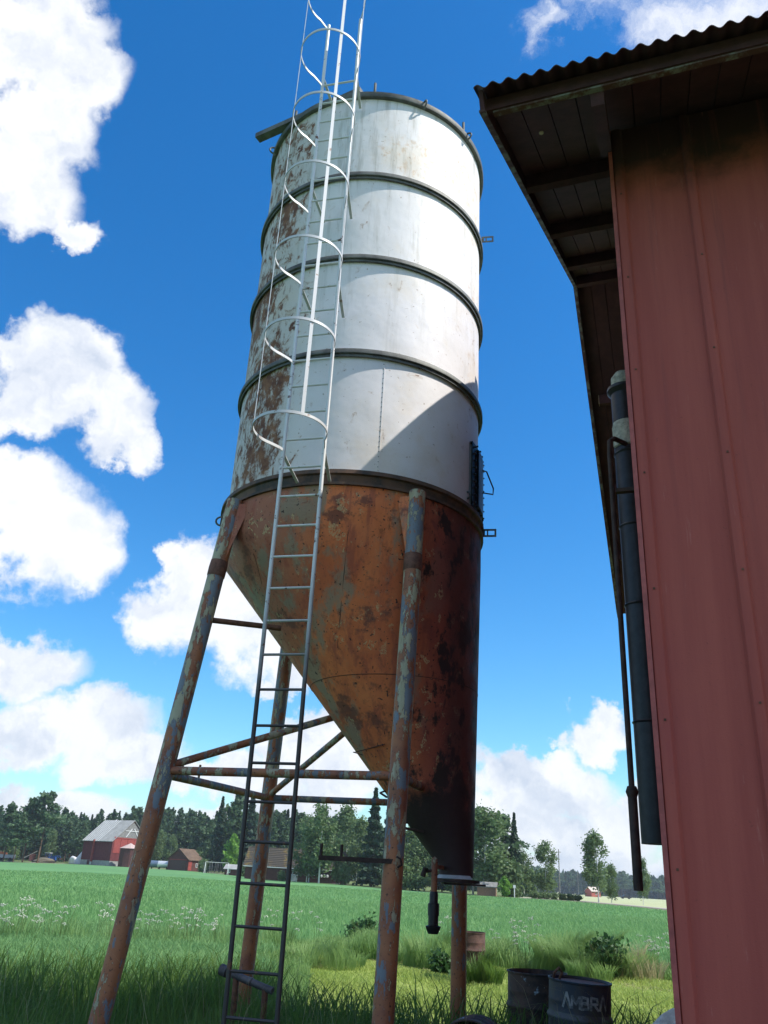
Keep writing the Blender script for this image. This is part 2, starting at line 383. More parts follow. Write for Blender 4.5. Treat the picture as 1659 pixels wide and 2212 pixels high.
def hopfn(t):
    o = t.coord(); s = t.sep(o); st = t.map(o, sc=(1, 1, .55))
    a = t.noise(st, 1.6, 6, .62); b = t.noise(o, 4, 7, .68)
    c = t.mix(t.step(a, .36, .62), (.60, .14, .05), (.78, .225, .075))
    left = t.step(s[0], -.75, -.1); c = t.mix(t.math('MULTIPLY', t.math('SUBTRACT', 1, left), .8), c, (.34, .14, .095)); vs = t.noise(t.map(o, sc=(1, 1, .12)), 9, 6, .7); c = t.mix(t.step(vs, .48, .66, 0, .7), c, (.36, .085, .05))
    c = t.mix(t.step(t.noise(t.vmath('ADD', st, (3, 8, 2)), 2.1, 6, .66), .51, .60, 0, .75), c, (.26, .25, .18))
    c = t.mix(t.step(t.noise(t.vmath('ADD', o, (9, 1, 5)), 2.4, 7, .68), .56, .64, 0, .85), c, (.17, .060, .042))
    c = t.mix(t.step(t.noise(o, 11, 7, .75), .54, .66, 0, .6), c, (.22, .065, .04))
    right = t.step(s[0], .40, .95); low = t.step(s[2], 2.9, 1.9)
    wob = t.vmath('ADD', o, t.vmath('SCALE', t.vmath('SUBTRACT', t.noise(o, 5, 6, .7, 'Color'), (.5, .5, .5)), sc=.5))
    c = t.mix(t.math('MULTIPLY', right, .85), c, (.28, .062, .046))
    f = t.noise(t.map(o, sc=(1, 1, .8)), 8, 8, .72); ring = t.step(t.math('ABSOLUTE', t.math('SUBTRACT', f, .60)), .022, .006)
    patch = t.step(t.noise(t.vmath('ADD', o, (1, 2, 8)), 1.9, 4, .6), .46, .55)
    c = t.mix(t.math('MULTIPLY', t.math('MULTIPLY', ring, patch), .9), c, (.58, .46, .24))
    c = t.mix(t.step(t.noise(o, 30, 2, .5), .66, .70), c, (.05, .025, .02))
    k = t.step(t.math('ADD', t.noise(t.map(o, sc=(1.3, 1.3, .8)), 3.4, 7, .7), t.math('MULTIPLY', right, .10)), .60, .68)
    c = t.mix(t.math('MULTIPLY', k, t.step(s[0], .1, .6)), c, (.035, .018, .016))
    stain = t.step(t.math('ADD', low, t.math('MULTIPLY', t.math('SUBTRACT', b, .5), 1.1)), .38, .62)
    c = t.mix(stain, c, (.038, .022, .020))
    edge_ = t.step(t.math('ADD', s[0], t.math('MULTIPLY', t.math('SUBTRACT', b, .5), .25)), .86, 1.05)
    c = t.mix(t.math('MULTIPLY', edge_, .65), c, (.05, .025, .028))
    return {'Base Color': c, 'Roughness': t.step(b, .3, .7, .55, .85), 'Normal': t.bump(t.math('ADD', f, t.noise(o, 45, 3)), .45, .006)}
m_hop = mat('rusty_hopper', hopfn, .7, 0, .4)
m_band = mat('rusty_band', lambda t: {'Base Color': t.mix(t.step(t.noise(t.coord(), 5, 6, .7), .4, .65), (.14, .075, .045), (.045, .035, .03))}, .7)
m_flange = plain('weathered_grey_flange', (.115, .12, .11), .6, .2, .5, 6, .2)
def galvfn(t):
    o = t.geo(); z = t.sep(o)[2]
    white = t.mix(t.noise(o, 20, 4), (.62, .63, .62), (.72, .73, .72))
    m_ = 0; up = t.step(t.math('ADD', z, t.math('MULTIPLY', t.noise(o, 3, 4), .8)), 3.2, 4.6)
    c = t.mix(up, (.055, .05, .05), white)  # shade on the lower ladder is painted in as a dark colour
    return {'Base Color': t.mix(t.step(t.noise(o, 11, 6, .7), .60, .66), c, (.16, .08, .05))}
m_ladder = mat('ladder_steel', galvfn, .5, .2)
m_cage = mat('cage_white_paint', lambda t: {'Base Color': t.mix(t.step(t.noise(t.coord(), 12, 6, .7), .60, .68), (.58, .59, .60), (.28, .17, .11))}, .5, .1)
m_black = plain('black_steel', (.022, .022, .028), .45, .2, .4, 10, .1)
m_darkrust = plain('dark_rusty_iron', (.05, .03, .025), .7, .2, .5, 12, .3)

# ------------------------------------------------------------------ silo
C = Vector((-.332, 8.443, 0)); R = 1.358
silo = thing('grain_silo', 'tall white and rust brown steel silo on four flaking legs beside the red barn', 'silo', C)
def SP(a, r, z):     # angle measured from facing the camera, positive to the right
    b = radians(-90+a); return V(C.x+r*cos(b), C.y+r*sin(b), z)
ZR = [5.20, 6.53, 7.73, 8.90, 10.13]
sheets = []
for i in range(4):
    z0, z1 = ZR[i], ZR[i+1]
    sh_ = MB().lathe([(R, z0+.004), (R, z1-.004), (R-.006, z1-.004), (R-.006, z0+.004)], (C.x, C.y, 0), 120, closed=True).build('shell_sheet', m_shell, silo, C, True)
    sheets.append(sh_)
    if i: MB().lathe([(R-.02, z0-.030), (R+.045, z0-.030), (R+.05, z0-.024), (R+.05, z0+.018), (R+.044, z0+.026), (R-.02, z0+.026)], (C.x, C.y, 0), 120, closed=True).build('flange', m_flange, silo, C, True)
    if i: MB().lathe([(R+.03, z0-.060), (R+.022, z0-.060), (R+.022, z0-.031), (R+.03, z0-.031)], (C.x, C.y, 0), 120, closed=True).build('flange_lip', m_flange, silo, C, True)
MB().lathe([(R-.02, 10.10), (R+.045, 10.10), (R+.05, 10.11), (R+.05, 10.17), (R+.04, 10.18), (R-.02, 10.18)], (C.x, C.y, 0), 120, closed=True).build('top_rim', m_flange, silo, C, True)
MB().lathe([(R+.04, 10.185), (.9, 10.34), (.25, 10.52), (.0, 10.54)], (C.x, C.y, 0), 60).build('lid', m_flange, silo, C, True)
MB().lathe([(R-.01, 5.198), (R+.012, 5.20), (R+.065, 5.185), (R+.068, 5.145), (R+.04, 5.135), (R+.03, 5.06), (R+.062, 5.055), (R+.062, 5.03), (R-.01, 5.03)], (C.x, C.y, 0), 120, closed=True).build('rusty_ring', m_band, silo, C, True)
for (si, a) in ((0, 11.0), (1, 118), (2, -128), (3, 150)):      # upright lap seams of the courses
    z0, z1 = ZR[si], ZR[si+1]
    mb = MB()
    for da, rr_ in ((0, .006),):
        mb.bar(SP(a, R+.001, z0+.03), SP(a, R+.001, z1-.07), .010, .006, up=(SP(a, 1, 0)-SP(a, 0, 0)))
    mb.build('lap_seam', m_shell, sheets[si], C)
# small rivets on the near seam
mb = MB()
for k in range(22):
    z = 5.27+k*.055; p = SP(10.6, R, z); mb.box(p, (.007, .007, .007))
mb.build('rivet_row', m_flange, sheets[0], C, kind='stuff')
# hopper: slanted cone from the ring down to an off-centre outlet
RT = R+.040; u = V(.922, -.387, 0); r_o = .152; OC = C+u*(RT-r_o-.012)
mb = MB(); N = 96; K = 10
prof = [(5.03, 0), (4.70, 0)]+[(4.70+(1.80-4.70)*j/K, j/K) for j in range(1, K+1)]+[(1.73, 1.0)]
for zz, s_ in prof:
    c = C.lerp(OC, s_); rad = RT-.005+(r_o-RT+.005)*s_
    for i in range(N):
        a = 2*pi*i/N; mb.v.append((c.x+rad*cos(a), c.y+rad*sin(a), zz))
for j in range(len(prof)-1):
    for i in range(N):
        i2 = (i+1) % N; mb.f.append((j*N+i, (j+1)*N+i, (j+1)*N+i2, j*N+i2))
mb.f = [f[::-1] for f in mb.f]
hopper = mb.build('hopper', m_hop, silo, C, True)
def hop_pt(a, z, out=0):
    s_ = max(0, min(1, (4.70-z)/(4.70-1.80))); c = C.lerp(OC, s_); rad = RT-.005+(r_o-RT+.005)*s_+out
    b = radians(-90+a); return V(c.x+rad*cos(b), c.y+rad*sin(b), z)
MB().path([hop_pt(a, 3.36, .001) for a in range(-180, 180, 5)], .003, 5, closed=True).build('weld_seam', m_darkrust, hopper, C)
def hop_hit(x, y, out=.001):
    """first point of the hopper's surface along the line of sight through a picture point"""
    d = ray(x, y); h = hypot(d.x, d.y); D = 6.2
    while D < 9.5:
        p = V(0, 0, EYE)+d*(D/h); s_ = max(0, min(1, (4.70-p.z)/(4.70-1.80))); c = C.lerp(OC, s_); rad = RT-.005+(r_o-RT+.005)*s_
        if hypot(p.x-c.x, p.y-c.y) < rad+out: return p
        D += .004
    return None
for pts in ([(757, 1062), (752, 1150), (743, 1240), (735, 1330), (729, 1400)], [(752, 1400), (752, 1480), (750, 1560), (752, 1600)], [(548, 1195), (558, 1230), (566, 1262)]):
    q = [hop_hit(*a) for a in pts]; q = [a for a in q if a is not None]
    if len(q) > 1: MB().path(q, .0035, 5).build('weld_seam', m_darkrust, hopper, C)
# outlet plate with its chipped slide gate
mb = MB(); mb.lathe([(r_o-.01, 1.685), (r_o+.055, 1.685), (r_o+.055, 1.712), (r_o-.01, 1.712)], (OC.x, OC.y, 0), 40, closed=True)
mb.box((OC.x+.06, OC.y+.02, 1.675), (.36, .36, .016)).build('outlet_flange', m_darkrust, silo, C)
MB().lathe([(r_o+.001, 1.714), (r_o+.03, 1.716), (r_o+.004, 1.745), (r_o+.001, 1.745)], (OC.x, OC.y, 0), 24, closed=True, a0=radians(185), a1=radians(315)).build('chipped_paint_edge', plain('old_white_paint', (.45, .47, .48), .6), silo, C, True)
# hanging sampler pipe at the outlet
hp = atD(938, 1900, 7.62); hx, hy = hp.x, hp.y
mb = MB().lathe([(0, 1.56), (.026, 1.56), (.026, 1.86), (0, 1.88)], (hx, hy, 0), 16); mb.bar((hx, hy, 1.80), (OC.x-.10, OC.y, 1.80), .03, .03)
dp = mb.build('drop_pipe', m_brace, silo, C, True)
MB().lathe([(0, 1.295), (.040, 1.295), (.060, 1.335), (.064, 1.352), (.042, 1.358), (.042, 1.43), (.047, 1.43), (.047, 1.52), (.036, 1.525), (.036, 1.59), (.031, 1.61), (0, 1.61)], (hx, hy, 0), 20).build('hose_nozzle', m_black, dp, C, True)
mb = MB().path([(hx-.02, hy, 1.77), (hx-.10, hy-.01, 1.755)], .012, 8); mb.path([(hx-.075, hy-.01, 1.79), (hx-.10, hy-.01, 1.72)], .022, 10); mb.build('valve_handle', m_darkrust, dp, C, True)
MB().path([hop_pt(-85, 2.16), hop_pt(-85, 2.14, .13), hop_pt(-60, 2.10, .12), hop_pt(-45, 2.08, .0)], .012, 6).build('rope_hook', m_darkrust, silo, C, True)
MB().path([hop_pt(-80, 2.42), hop_pt(-82, 2.40, .06), hop_pt(-70, 2.36, .06), hop_pt(-55, 2.36, .0)], .010, 6).build('rope_hook', m_darkrust, silo, C, True)
MB().path([hop_pt(-72, 2.72), hop_pt(-74, 2.74, .07), hop_pt(-66, 2.73, .09), hop_pt(-58, 2.75, .02), hop_pt(-30, 2.78, .03)], .004, 5).build('wire_loop', m_darkrust, silo, C, True)
# legs
LEG = {'FL': (V(-1.475, 7.56, 5.03), V(-2.02, 7.36, -.1)), 'FR': (V(.305, 7.125, 5.03), V(.165, 6.75, -.1)),
       'BL': (V(-1.02, 9.62, 5.03), V(-1.20, 9.98, -.1)), 'BR': (V(.955, 9.12, 5.03), V(1.01, 9.60, -.1))}
def onleg(k, z):
    a, b = LEG[k]; return a.lerp(b, (a.z-z)/(a.z-b.z))
rl_ = .079
for k, (a, b) in LEG.items():
    n = 14; lg = MB().path([a.lerp(b, j/n) for j in range(n+1)], rl_, 20).build('leg', m_leg, silo, C, True)
    zc = 4.28
    MB().path([onleg(k, zc+.10), onleg(k, zc+.03), onleg(k, zc-.05), onleg(k, zc-.06)], [rl_+.003, rl_+.007, rl_+.006, rl_+.001], 20).build('collar', m_collar, lg, C, True)
    # web plate that fills the corner between leg and hopper
    out = (a-C); out.z = 0; out.normalize(); side = V(-out.y, out.x, 0)
    for sg in (-1, 1):
        p = onleg(k, 4.98)+side*sg*.07; q = onleg(k, 4.30)+side*sg*.06
        p2 = C+(p-C).normalized()*0+V(0, 0, 0)
        pin = V(p.x, p.y, 4.98)-out*.10+side*sg*.09; 
        MB().add([p, q, pin, p-side*sg*.01, q-side*sg*.01, pin-side*sg*.01], [(0, 1, 2), (5, 4, 3), (0, 3, 4, 1), (1, 4, 5, 2), (2, 5, 3, 0)]).build('web_plate', m_hop, lg, C)
    MB().box(V(b.x, b.y, .012), (.30, .30, .02)).build('foot_plate', m_darkrust, lg, C)
ZB = 2.44
def brace(p, q, r=.036): return MB().path([p.lerp(q, j/10) for j in range(11)], r, 14).build('brace', m_brace, silo, C, True)
brace(onleg('FL', ZB), onleg('FR', ZB)); b1 = brace(onleg('FL', ZB-.03), onleg('BL', ZB)); brace(onleg('BL', ZB), onleg('BR', ZB)); brace(onleg('FR', ZB), onleg('BR', ZB))
d1 = hop_pt(-105, 3.12, -.03); d2 = hop_pt(-118, 3.02, -.03)
brace(onleg('FL', ZB+.03), d1, .034); brace(onleg('BL', ZB+.02), d2, .032)
for s_ in (.13, .27):
    p = onleg('FL', ZB).lerp(onleg('BL', ZB), s_); q = onleg('FL', ZB).lerp(onleg('FR', ZB), s_*.8)
    MB().path([p+V(0, 0, .01), p+V(0, 0, .13)], .011, 8).build('stub', m_brace, b1, C, True)
a_ = onleg('FL', 3.80); e_ = atD(607, 1357, 7.73); e_.z = 3.80
MB().path([a_, e_], .027, 12).build('side_arm', m_rustpipe, silo, C, True)
za = 1.81; f0 = onleg('FR', za)-V(0, .06, 0); f1 = V(-.355, f0.y+.02, za-.02); f1 = atD(688, 1851, f0.y); f1.z = za
ra = MB().bar(f0, f1, .035, .034).build('rail_arm', m_darkrust, silo, C)
for s_ in (.97, .70):
    p = f0.lerp(f1, s_); MB().path([p+V(0, 0, .0), p+V(0, 0, .10)], .012, 8).build('peg', m_darkrust, ra, C, True)
MB().path([f0+V(.02, -.03, .035), f0+V(.05, -.045, .02), f0+V(.06, -.04, -.02), f0+V(.03, -.03, -.04)], .008, 6).build('hook', m_darkrust, ra, C)
# lugs, tabs, hatch
def lug(a, z, r0, s=.05):
    p = SP(a, R+r0, z); o = (SP(a, 1, 0)-SP(a, 0, 0)); sd_ = V(-o.y, o.x, 0)
    pts = [p+V(0, 0, -.04)-o*.02]+[p+o*(s*1.1*sin(th))+V(0, 0, .03-s*cos(th)*1.0) for th in [k*pi/7 for k in range(8)]]+[p+V(0, 0, .06)-o*.02]
    return MB().path(pts, .011, 8).build('lifting_eye', m_flange, silo, C, True)
for a in (23, 52, -70, -120, 110, 160): lug(a, 10.10, .05)
lug(-84, 5.08, .06)
for a in (-2, 50, -48, 150): MB().path([SP(a, R+.02, 10.17), SP(a, R+.02, 10.34)], .016, 8).build('lid_stud', m_flange, silo, C, True)
def tab(a, z, r0):
    o = SP(a, 1, 0)-SP(a, 0, 0); sd_ = V(-o.y, o.x, 0); p = SP(a, r0, z)
    mb = MB(); L = .15
    for (x0, x1, z0, z1) in ((0, L, .025, .045), (0, L, -.045, -.025), (0, .03, -.025, .025), (.05, .065, -.025, .025), (L-.02, L, -.025, .025)):
        mb.box(p+o*(x0+x1)/2+V(0, 0, (z0+z1)/2), (x1-x0, .008, z1-z0), (o, sd_, V(0, 0, 1)))
    mb.build('slotted_tab', m_flange, silo, C)
tab(80, 5.10, R+.05); tab(80, 8.98+.1, R+.03)
# curved hatch on the right flank with its bolts and handle
mb = MB(); a0, a1 = radians(-90+62), radians(-90+106)
hat = MB().lathe([(R+.0, 5.24), (R+.035, 5.24), (R+.035, 5.98), (R+.0, 5.98)], (C.x, C.y, 0), 12, closed=True, a0=a0, a1=a1).build('hatch', m_black, silo, C, True)
MB().lathe([(R+.035, 5.28), (R+.06, 5.28), (R+.06, 5.94), (R+.035, 5.94)], (C.x, C.y, 0), 12, closed=True, a0=a0+.10, a1=a1-.08).build('hatch_panel', plain('grey_hatch', (.16, .17, .19), .5, .2), hat, C, True)
for k in range(9):
    z = 5.29+.08*k; mb.path([SP(64, R+.03, z), SP(64, R+.06, z)], .010, 6)
    mb.path([SP(82, R+.05, z), SP(82, R+.072, z)], .008, 6)
for k in range(6):
    for z in (5.26, 5.96): mb.path([SP(66+k*5, R+.03, z), SP(66+k*5, R+.065, z)], .010, 6)
mb.build('bolt_row', m_black, hat, C, kind='stuff')
MB().path([SP(76, R+.05, 5.80), SP(78, R+.10, 5.80), SP(80, R+.17, 5.62), SP(80, R+.165, 5.55), SP(78, R+.05, 5.55)], .008, 8).build('hatch_handle', m_black, hat, C)
lug(60, 5.30, -.01, .04)
# channel beam lying over the lid
p, q = atD(556, 303, hypot(-1.877, 7.853)), V(-.42, 7.05, 10.24); p.z = 10.22
q = p.lerp(V(-.598, 7.127, 10.22), 1.05)
MB().bar(p, q, .10, .07).build('lid_beam', m_flange, silo, C)
for s_ in (.08, .42): MB().path([p.lerp(q, s_)+V(0, 0, .03), p.lerp(q, s_)+V(0, 0, .09)], .014, 8).build('beam_bolt', m_flange, silo, C)

# ------------------------------------------------------------------ ladder and cage, welded to the silo
nrm = V(-.245, -.97, 0).normalized(); tg = V(-nrm.y, nrm.x, 0); tg = tg if tg.x > 0 else -tg
HW = .195
def LP(z): return V(-.758+.028*max(0, (3.4-z))/3.4-.004*max(0, z-5), 6.757, z)
ladder = bpy.data.objects.new('ladder', None); COL.objects.link(ladder); ladder.parent = silo
cage = bpy.data.objects.new('safety_cage', None); COL.objects.link(cage); cage.parent = silo
ZT = 10.95
for s_ in (-1, 1): MB().path([LP(z)+tg*HW*s_ for z in (.42, 2, 4, 6, 8, ZT)], .0185, 10).build('stile', m_ladder, ladder, C, True)
rung_me = None; z = 1.035-.289*2; zs = []
while z < 9.95: zs.append(z); z += .2872
for z in zs:
    o = MB().path([V(0, 0, 0)-tg*(HW-.005), tg*(HW-.005)], .0115, 8).build('rung', m_ladder, ladder, None, True) if rung_me is None else link('rung', rung_me, ladder)
    rung_me = o.data; o.location = LP(z)-C
HC = LP(9)+nrm*.35; HC.z = 0; RH = .325
def hp_(a, z, r=RH):   # a: 0 = straight out from the ladder, positive to the right
    d = nrm*cos(radians(a))+tg*sin(radians(a)); return HC+d*r+V(0, 0, z)
def flatstrip(pts, w, th, upv=None):
    mb = MB(); o = 0
    for i, p in enumerate(pts):
        d = (pts[min(i+1, len(pts)-1)]-pts[max(i-1, 0)]).normalized(); up = upv or V(0, 0, 1); n_ = d.cross(up).normalized()
        for s1, s2 in ((-1, -1), (1, -1), (1, 1), (-1, 1)): mb.v.append(tuple(p+up*(s1*w/2)+n_*(s2*th/2)))
    for i in range(len(pts)-1):
        for k in range(4):
            k2 = (k+1) % 4; mb.f.append((i*4+k, i*4+k2, (i+1)*4+k2, (i+1)*4+k))
    mb.f.append((3, 2, 1, 0)); e = (len(pts)-1)*4; mb.f.append((e, e+1, e+2, e+3)); return mb
hz_ = [5.234, 6.19, 7.12, 8.05, 8.99, 9.93, 10.86]
def hoop_pts(z):
    L_, R_ = LP(z)-tg*HW, LP(z)+tg*HW; pts = [L_, L_+nrm*.06-tg*.02]
    pts += [hp_(a, z) for a in range(-128, 129, 8)]
    return pts+[R_+nrm*.06+tg*.02, R_]
for z in hz_: flatstrip(hoop_pts(z), .028, .008).build('hoop', m_cage, cage, C, True)
for a in (-62, 38, 100):
    d = nrm*cos(radians(a))+tg*sin(radians(a)); s2 = V(-d.y, d.x, 0)
    mb = MB(); p0, p1 = hp_(a, hz_[0]+.0, RH-.007), hp_(a, 12.4, RH-.007)
    mb.box((p0+p1)/2, (.006, .032, (p1-p0).z), (d, s2, V(0, 0, 1))); mb.build('strap', m_cage, cage, C)
mb = MB()
for z in (5.13, 7.02, 8.33, 9.95+.05):
    for s_ in (-1, 1):
        p = LP(z)+tg*HW*s_; dd = (p-V(C.x, C.y, z)).normalized(); q = V(C.x, C.y, z-.10)+dd*(R+.03)
        MB().bar(p+V(0, 0, .06), q+V(0, 0, .02), .03, .007).build('ladder_bracket', m_cage, ladder, C)

# ------------------------------------------------------------------ red barn on the right
BAZ = radians(20.3); G = V(sin(BAZ), cos(BAZ), 0); L = V(G.y, -G.x, 0); UP = V(0, 0, 1)
A0 = V(.4009, 3.3057, 5.698)
LEN = 13.0; O1, O2 = .641, .787
barn = thing('red_barn', 'large dark red barn with corrugated eaves filling the right edge of the picture', 'barn', A0.xy.to_3d())
BO = A0.xy.to_3d()
def BP(s, l, z): q = A0+G*s+L*l; return V(q.x, q.y, z)
def roofz(s):      # underside line of the roof
    P = [(0, 5.655), (4.833, 8.19), (8.814, 5.325)]
    for (a, za_), (b, zb_) in zip(P, P[1:]):
        if s <= b or b == 8.814: return za_+(zb_-za_)*(s-a)/(b-a)
def redfn(t):
    o = t.coord(); st = t.map(o, sc=(1, 1, .06), rot=(0, 0, 0))
    n = t.noise(st, 9, 6, .65); b = t.noise(o, 1.2, 4, .6)
    c = t.mix(t.step(n, .3, .72), (.37, .078, .062), (.44, .102, .078)); c = t.mix(t.step(b, .45, .75, 0, .4), c, (.33, .070, .074))
    c = t.mix(t.step(t.noise(o, 60, 3, .6), .66, .74, 0, .35), c, (.12, .045, .04))
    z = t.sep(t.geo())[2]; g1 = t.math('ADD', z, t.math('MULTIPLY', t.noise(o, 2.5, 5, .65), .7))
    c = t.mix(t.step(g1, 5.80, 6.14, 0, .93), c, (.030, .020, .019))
    run = t.math('MULTIPLY', t.step(t.noise(t.map(o, sc=(1, 1, .03)), 14, 4, .7), .56, .72, 0, .5), t.step(z, 2.0, 6.2)); c = t.mix(run, c, (.20, .055, .055))
    c = t.mix(t.math('MULTIPLY', t.step(t.noise(t.map(o, sc=(1, 1, .1)), 22, 6, .75), .62, .72, 0, .45), 1.0), c, (.52, .20, .17))
    return {'Base Color': c, 'Normal': t.bump(t.math('ADD', n, t.math('MULTIPLY', t.noise(o, 160, 2), .5)), .35, .004)}
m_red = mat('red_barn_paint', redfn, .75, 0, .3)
m_redtrim = plain('red_trim_paint', (.40, .095, .085), .7, 0, .25, 12, .2)
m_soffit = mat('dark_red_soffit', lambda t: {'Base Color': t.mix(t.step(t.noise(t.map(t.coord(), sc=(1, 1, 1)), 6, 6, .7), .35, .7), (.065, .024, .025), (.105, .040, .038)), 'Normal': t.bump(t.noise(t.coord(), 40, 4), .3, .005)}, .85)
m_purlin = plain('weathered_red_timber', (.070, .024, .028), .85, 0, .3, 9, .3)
m_greyedge = mat('flaking_grey_edge', lambda t: {'Base Color': t.mix(t.step(t.noise(t.coord(), 7, 6, .7), .45, .60), (.10, .045, .04), (.22, .23, .21))}, .8)
m_corr = plain('corrugated_roof_sheet', (.080, .040, .043), .6, .1, .35, 4, .1)
m_endwood = plain('bare_cut_timber', (.42, .30, .20), .8, 0, .3, 20, .2)
wallz = lambda s: roofz(s)-.06
# long wall towards the camera: sheets with cover battens
s0 = O2; l0 = O1; spans = [0.0, .446]
while spans[-1] < LEN-O1: spans.append(spans[-1]+.57)
TW = roofz(s0)-.02
for a, b in zip(spans, spans[1:]):
    mb = MB(); c = BP(s0+.015, l0+(a+b)/2, TW/2-.05)
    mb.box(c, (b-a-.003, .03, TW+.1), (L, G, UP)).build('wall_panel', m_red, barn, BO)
bat_me = None
for i, a in enumerate(spans):
    w = .066 if i else .075
    off_ = .0275 if i else .0
    mb = MB(); n_ = 8; zlo, zhi = -.05, TW-.01
    prof = [(-w/2, 0), (-w*.32, -.020), (0, -.026), (w*.32, -.020), (w/2, 0)]
    cl = l0+a+(.045 if i == 0 else 0)
    for zz in (zlo, zhi):
        for x_, y_ in prof: mb.v.append(tuple(BP(s0+y_, cl+x_, zz)))
    m5 = len(prof)
    for k in range(m5-1): mb.f.append((k, k+1, m5+k+1, m5+k))
    mb.f.append(tuple(range(m5))[::-1]); mb.f.append(tuple(range(m5, 2*m5)))
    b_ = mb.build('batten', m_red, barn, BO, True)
    mb = MB()
    for k in range(9): mb.lathe([(0, .006), (.006, .004), (.008, 0)], (0, 0, 0), 8)
    mb = MB()
    for k in range(10):
        p = BP(s0-.026, cl+.004, .55+k*.62+(.07 if i % 2 else 0)); mb.box(p, (.010, .005, .010), (L, G, UP))
    mb.build('nail', m_rustpipe, b_, BO, kind='stuff')
# corner trim, plain edges
MB().box(BP(s0-.004, l0+.004, TW/2-.05), (.022, .045, TW+.08), (L, G, UP)).build('corner_trim', m_redtrim, barn, BO)
# gable wall, facing left and away
SE = 8.814-.70
mb = MB(); pts = [(s0+.03, -.05), (SE, -.05), (SE, wallz(SE)), (4.833, wallz(4.833)), (s0+.03, wallz(s0))]
for dl in (.0, .05):
    for s_, z_ in pts: mb.v.append(tuple(BP(s_, l0+dl+.0, z_)))
mb.f += [(4, 3, 2, 1, 0), (5, 6, 7, 8, 9)]+[(i, (i+1) % 5, 5+(i+1) % 5, 5+i) for i in range(5)]
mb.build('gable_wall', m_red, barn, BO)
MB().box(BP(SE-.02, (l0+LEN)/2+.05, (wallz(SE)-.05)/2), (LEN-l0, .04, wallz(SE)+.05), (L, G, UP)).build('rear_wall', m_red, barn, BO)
mb = MB()
for dl in (.0, .05):
    for s_, z_ in pts: mb.v.append(tuple(BP(s_, LEN-.4+dl, z_)))
mb.f += [(4, 3, 2, 1, 0), (5, 6, 7, 8, 9)]+[(i, (i+1) % 5, 5+(i+1) % 5, 5+i) for i in range(5)]
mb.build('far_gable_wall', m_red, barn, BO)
# roof: boards on purlins, corrugated sheets above
def slope_axes(sa, sb):
    d = (V(*((G*(sb-sa)).xy), roofz(sb-.0001)-roofz(sa+.0001))); return d
for (sa, sb) in ((0.10, 4.823), (4.843, 8.79)):
    pa, pb = BP(sa, 0, roofz(sa)), BP(sb, 0, roofz(sb)); d = (pb-pa); ln = d.length; d.normalize(); nn = L.cross(d); nn = nn if nn.z > 0 else -nn
    nb = int((LEN)/.155) if sa < 1 else 16
    wb = .155
    for k in range(nb):
        l_ = .03+wb*(k+.5)
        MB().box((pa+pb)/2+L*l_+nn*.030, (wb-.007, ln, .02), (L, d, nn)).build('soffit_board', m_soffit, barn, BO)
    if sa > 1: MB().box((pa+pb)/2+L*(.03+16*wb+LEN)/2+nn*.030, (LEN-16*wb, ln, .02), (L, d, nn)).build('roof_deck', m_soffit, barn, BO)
for i, s_ in enumerate([1.31, 2.55, 3.79, 4.67, 6.04, 7.08, 7.94]):
    zc = roofz(s_)-.045
    ll = 0.045 if s_ < 4.8 else .12
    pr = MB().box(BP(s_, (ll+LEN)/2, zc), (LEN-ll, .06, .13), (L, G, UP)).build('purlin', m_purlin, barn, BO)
    if s_ > 4.8: MB().box(BP(s_, ll-.004, zc), (.006, .062, .132), (L, G, UP)).build('cut_end', m_endwood, pr, BO)
# eave board with flaking grey edge, verge board
MB().box(BP(.085, LEN/2, 5.655+.038), (LEN, .028, .09), (L, G, UP)).build('eave_board', m_purlin, barn, BO)
MB().box(BP(.10, LEN/2+.03, 5.655-.012), (LEN-.06, .034, .014), (L, G, UP)).build('grey_edge_strip', m_greyedge, barn, BO)
for (sa, sb) in ((0.0, 4.833), (4.833, 8.814)):
    pa, pb = BP(sa, .0, roofz(sa+1e-4)), BP(sb, 0, roofz(sb-1e-4)); d = (pb-pa); ln = d.length; d.normalize(); nn = L.cross(d); nn = nn if nn.z > 0 else -nn
    MB().box((pa+pb)/2+nn*.0+L*.012, (.024, ln, .105), (L, d, nn)).build('verge_board', m_purlin, barn, BO)
    MB().box((pa+pb)/2-nn*.058+L*.010, (.034, ln, .012), (L, d, nn)).build('pale_verge_edge', m_greyedge, barn, BO)
# bracket rafter under the eave at the corner
ra_, rb_ = BP(.12, l0-.02, roofz(.12)-.06), BP(O2+.0, l0-.02, roofz(O2)-.10)
MB().bar(ra_-UP*.03, rb_-UP*.03, .07, .12).build('corner_rafter', m_purlin, barn, BO)
MB().path([BP(.62, .25, roofz(.62)+.030), BP(.62, .25, roofz(.62)+.012)], .014, 10).build('knot', plain('bright_knot', (.85, .80, .72), .6), barn, BO)
# corrugated sheets
per = .086; amp = .012
def corr_sheet(l_a, l_b, sa, sb, name='roof_sheet'):
    mb = MB(); nl = max(8, int((l_b-l_a)/per*8)); pa, pb = BP(sa, 0, roofz(sa)), BP(sb, 0, roofz(sb)); d = (pb-pa); d.normalize(); nn = L.cross(d); nn = nn if nn.z > 0 else -nn
    for top in (0, 1):
        for i in range(nl+1):
            l_ = l_a+(l_b-l_a)*i/nl; h = .058+amp*cos(2*pi*l_/per)+top*.004
            for p in (pa-d*.03 if sa < .1 else pa, pb): mb.v.append(tuple(p+L*l_+nn*h))
    o = 2*(nl+1)
    for i in range(nl):
        a = 2*i; mb.f += [(a, a+1, a+3, a+2), (o+a, o+a+2, o+a+3, o+a+1), (a, a+2, o+a+2, o+a), (a+1, o+a+1, o+a+3, a+3)]
    return mb.build(name, m_corr, barn, BO, True)
l_ = -.02
while l_ < LEN:
    corr_sheet(l_, min(LEN, l_+per*8), .0, 4.833); l_ += per*8
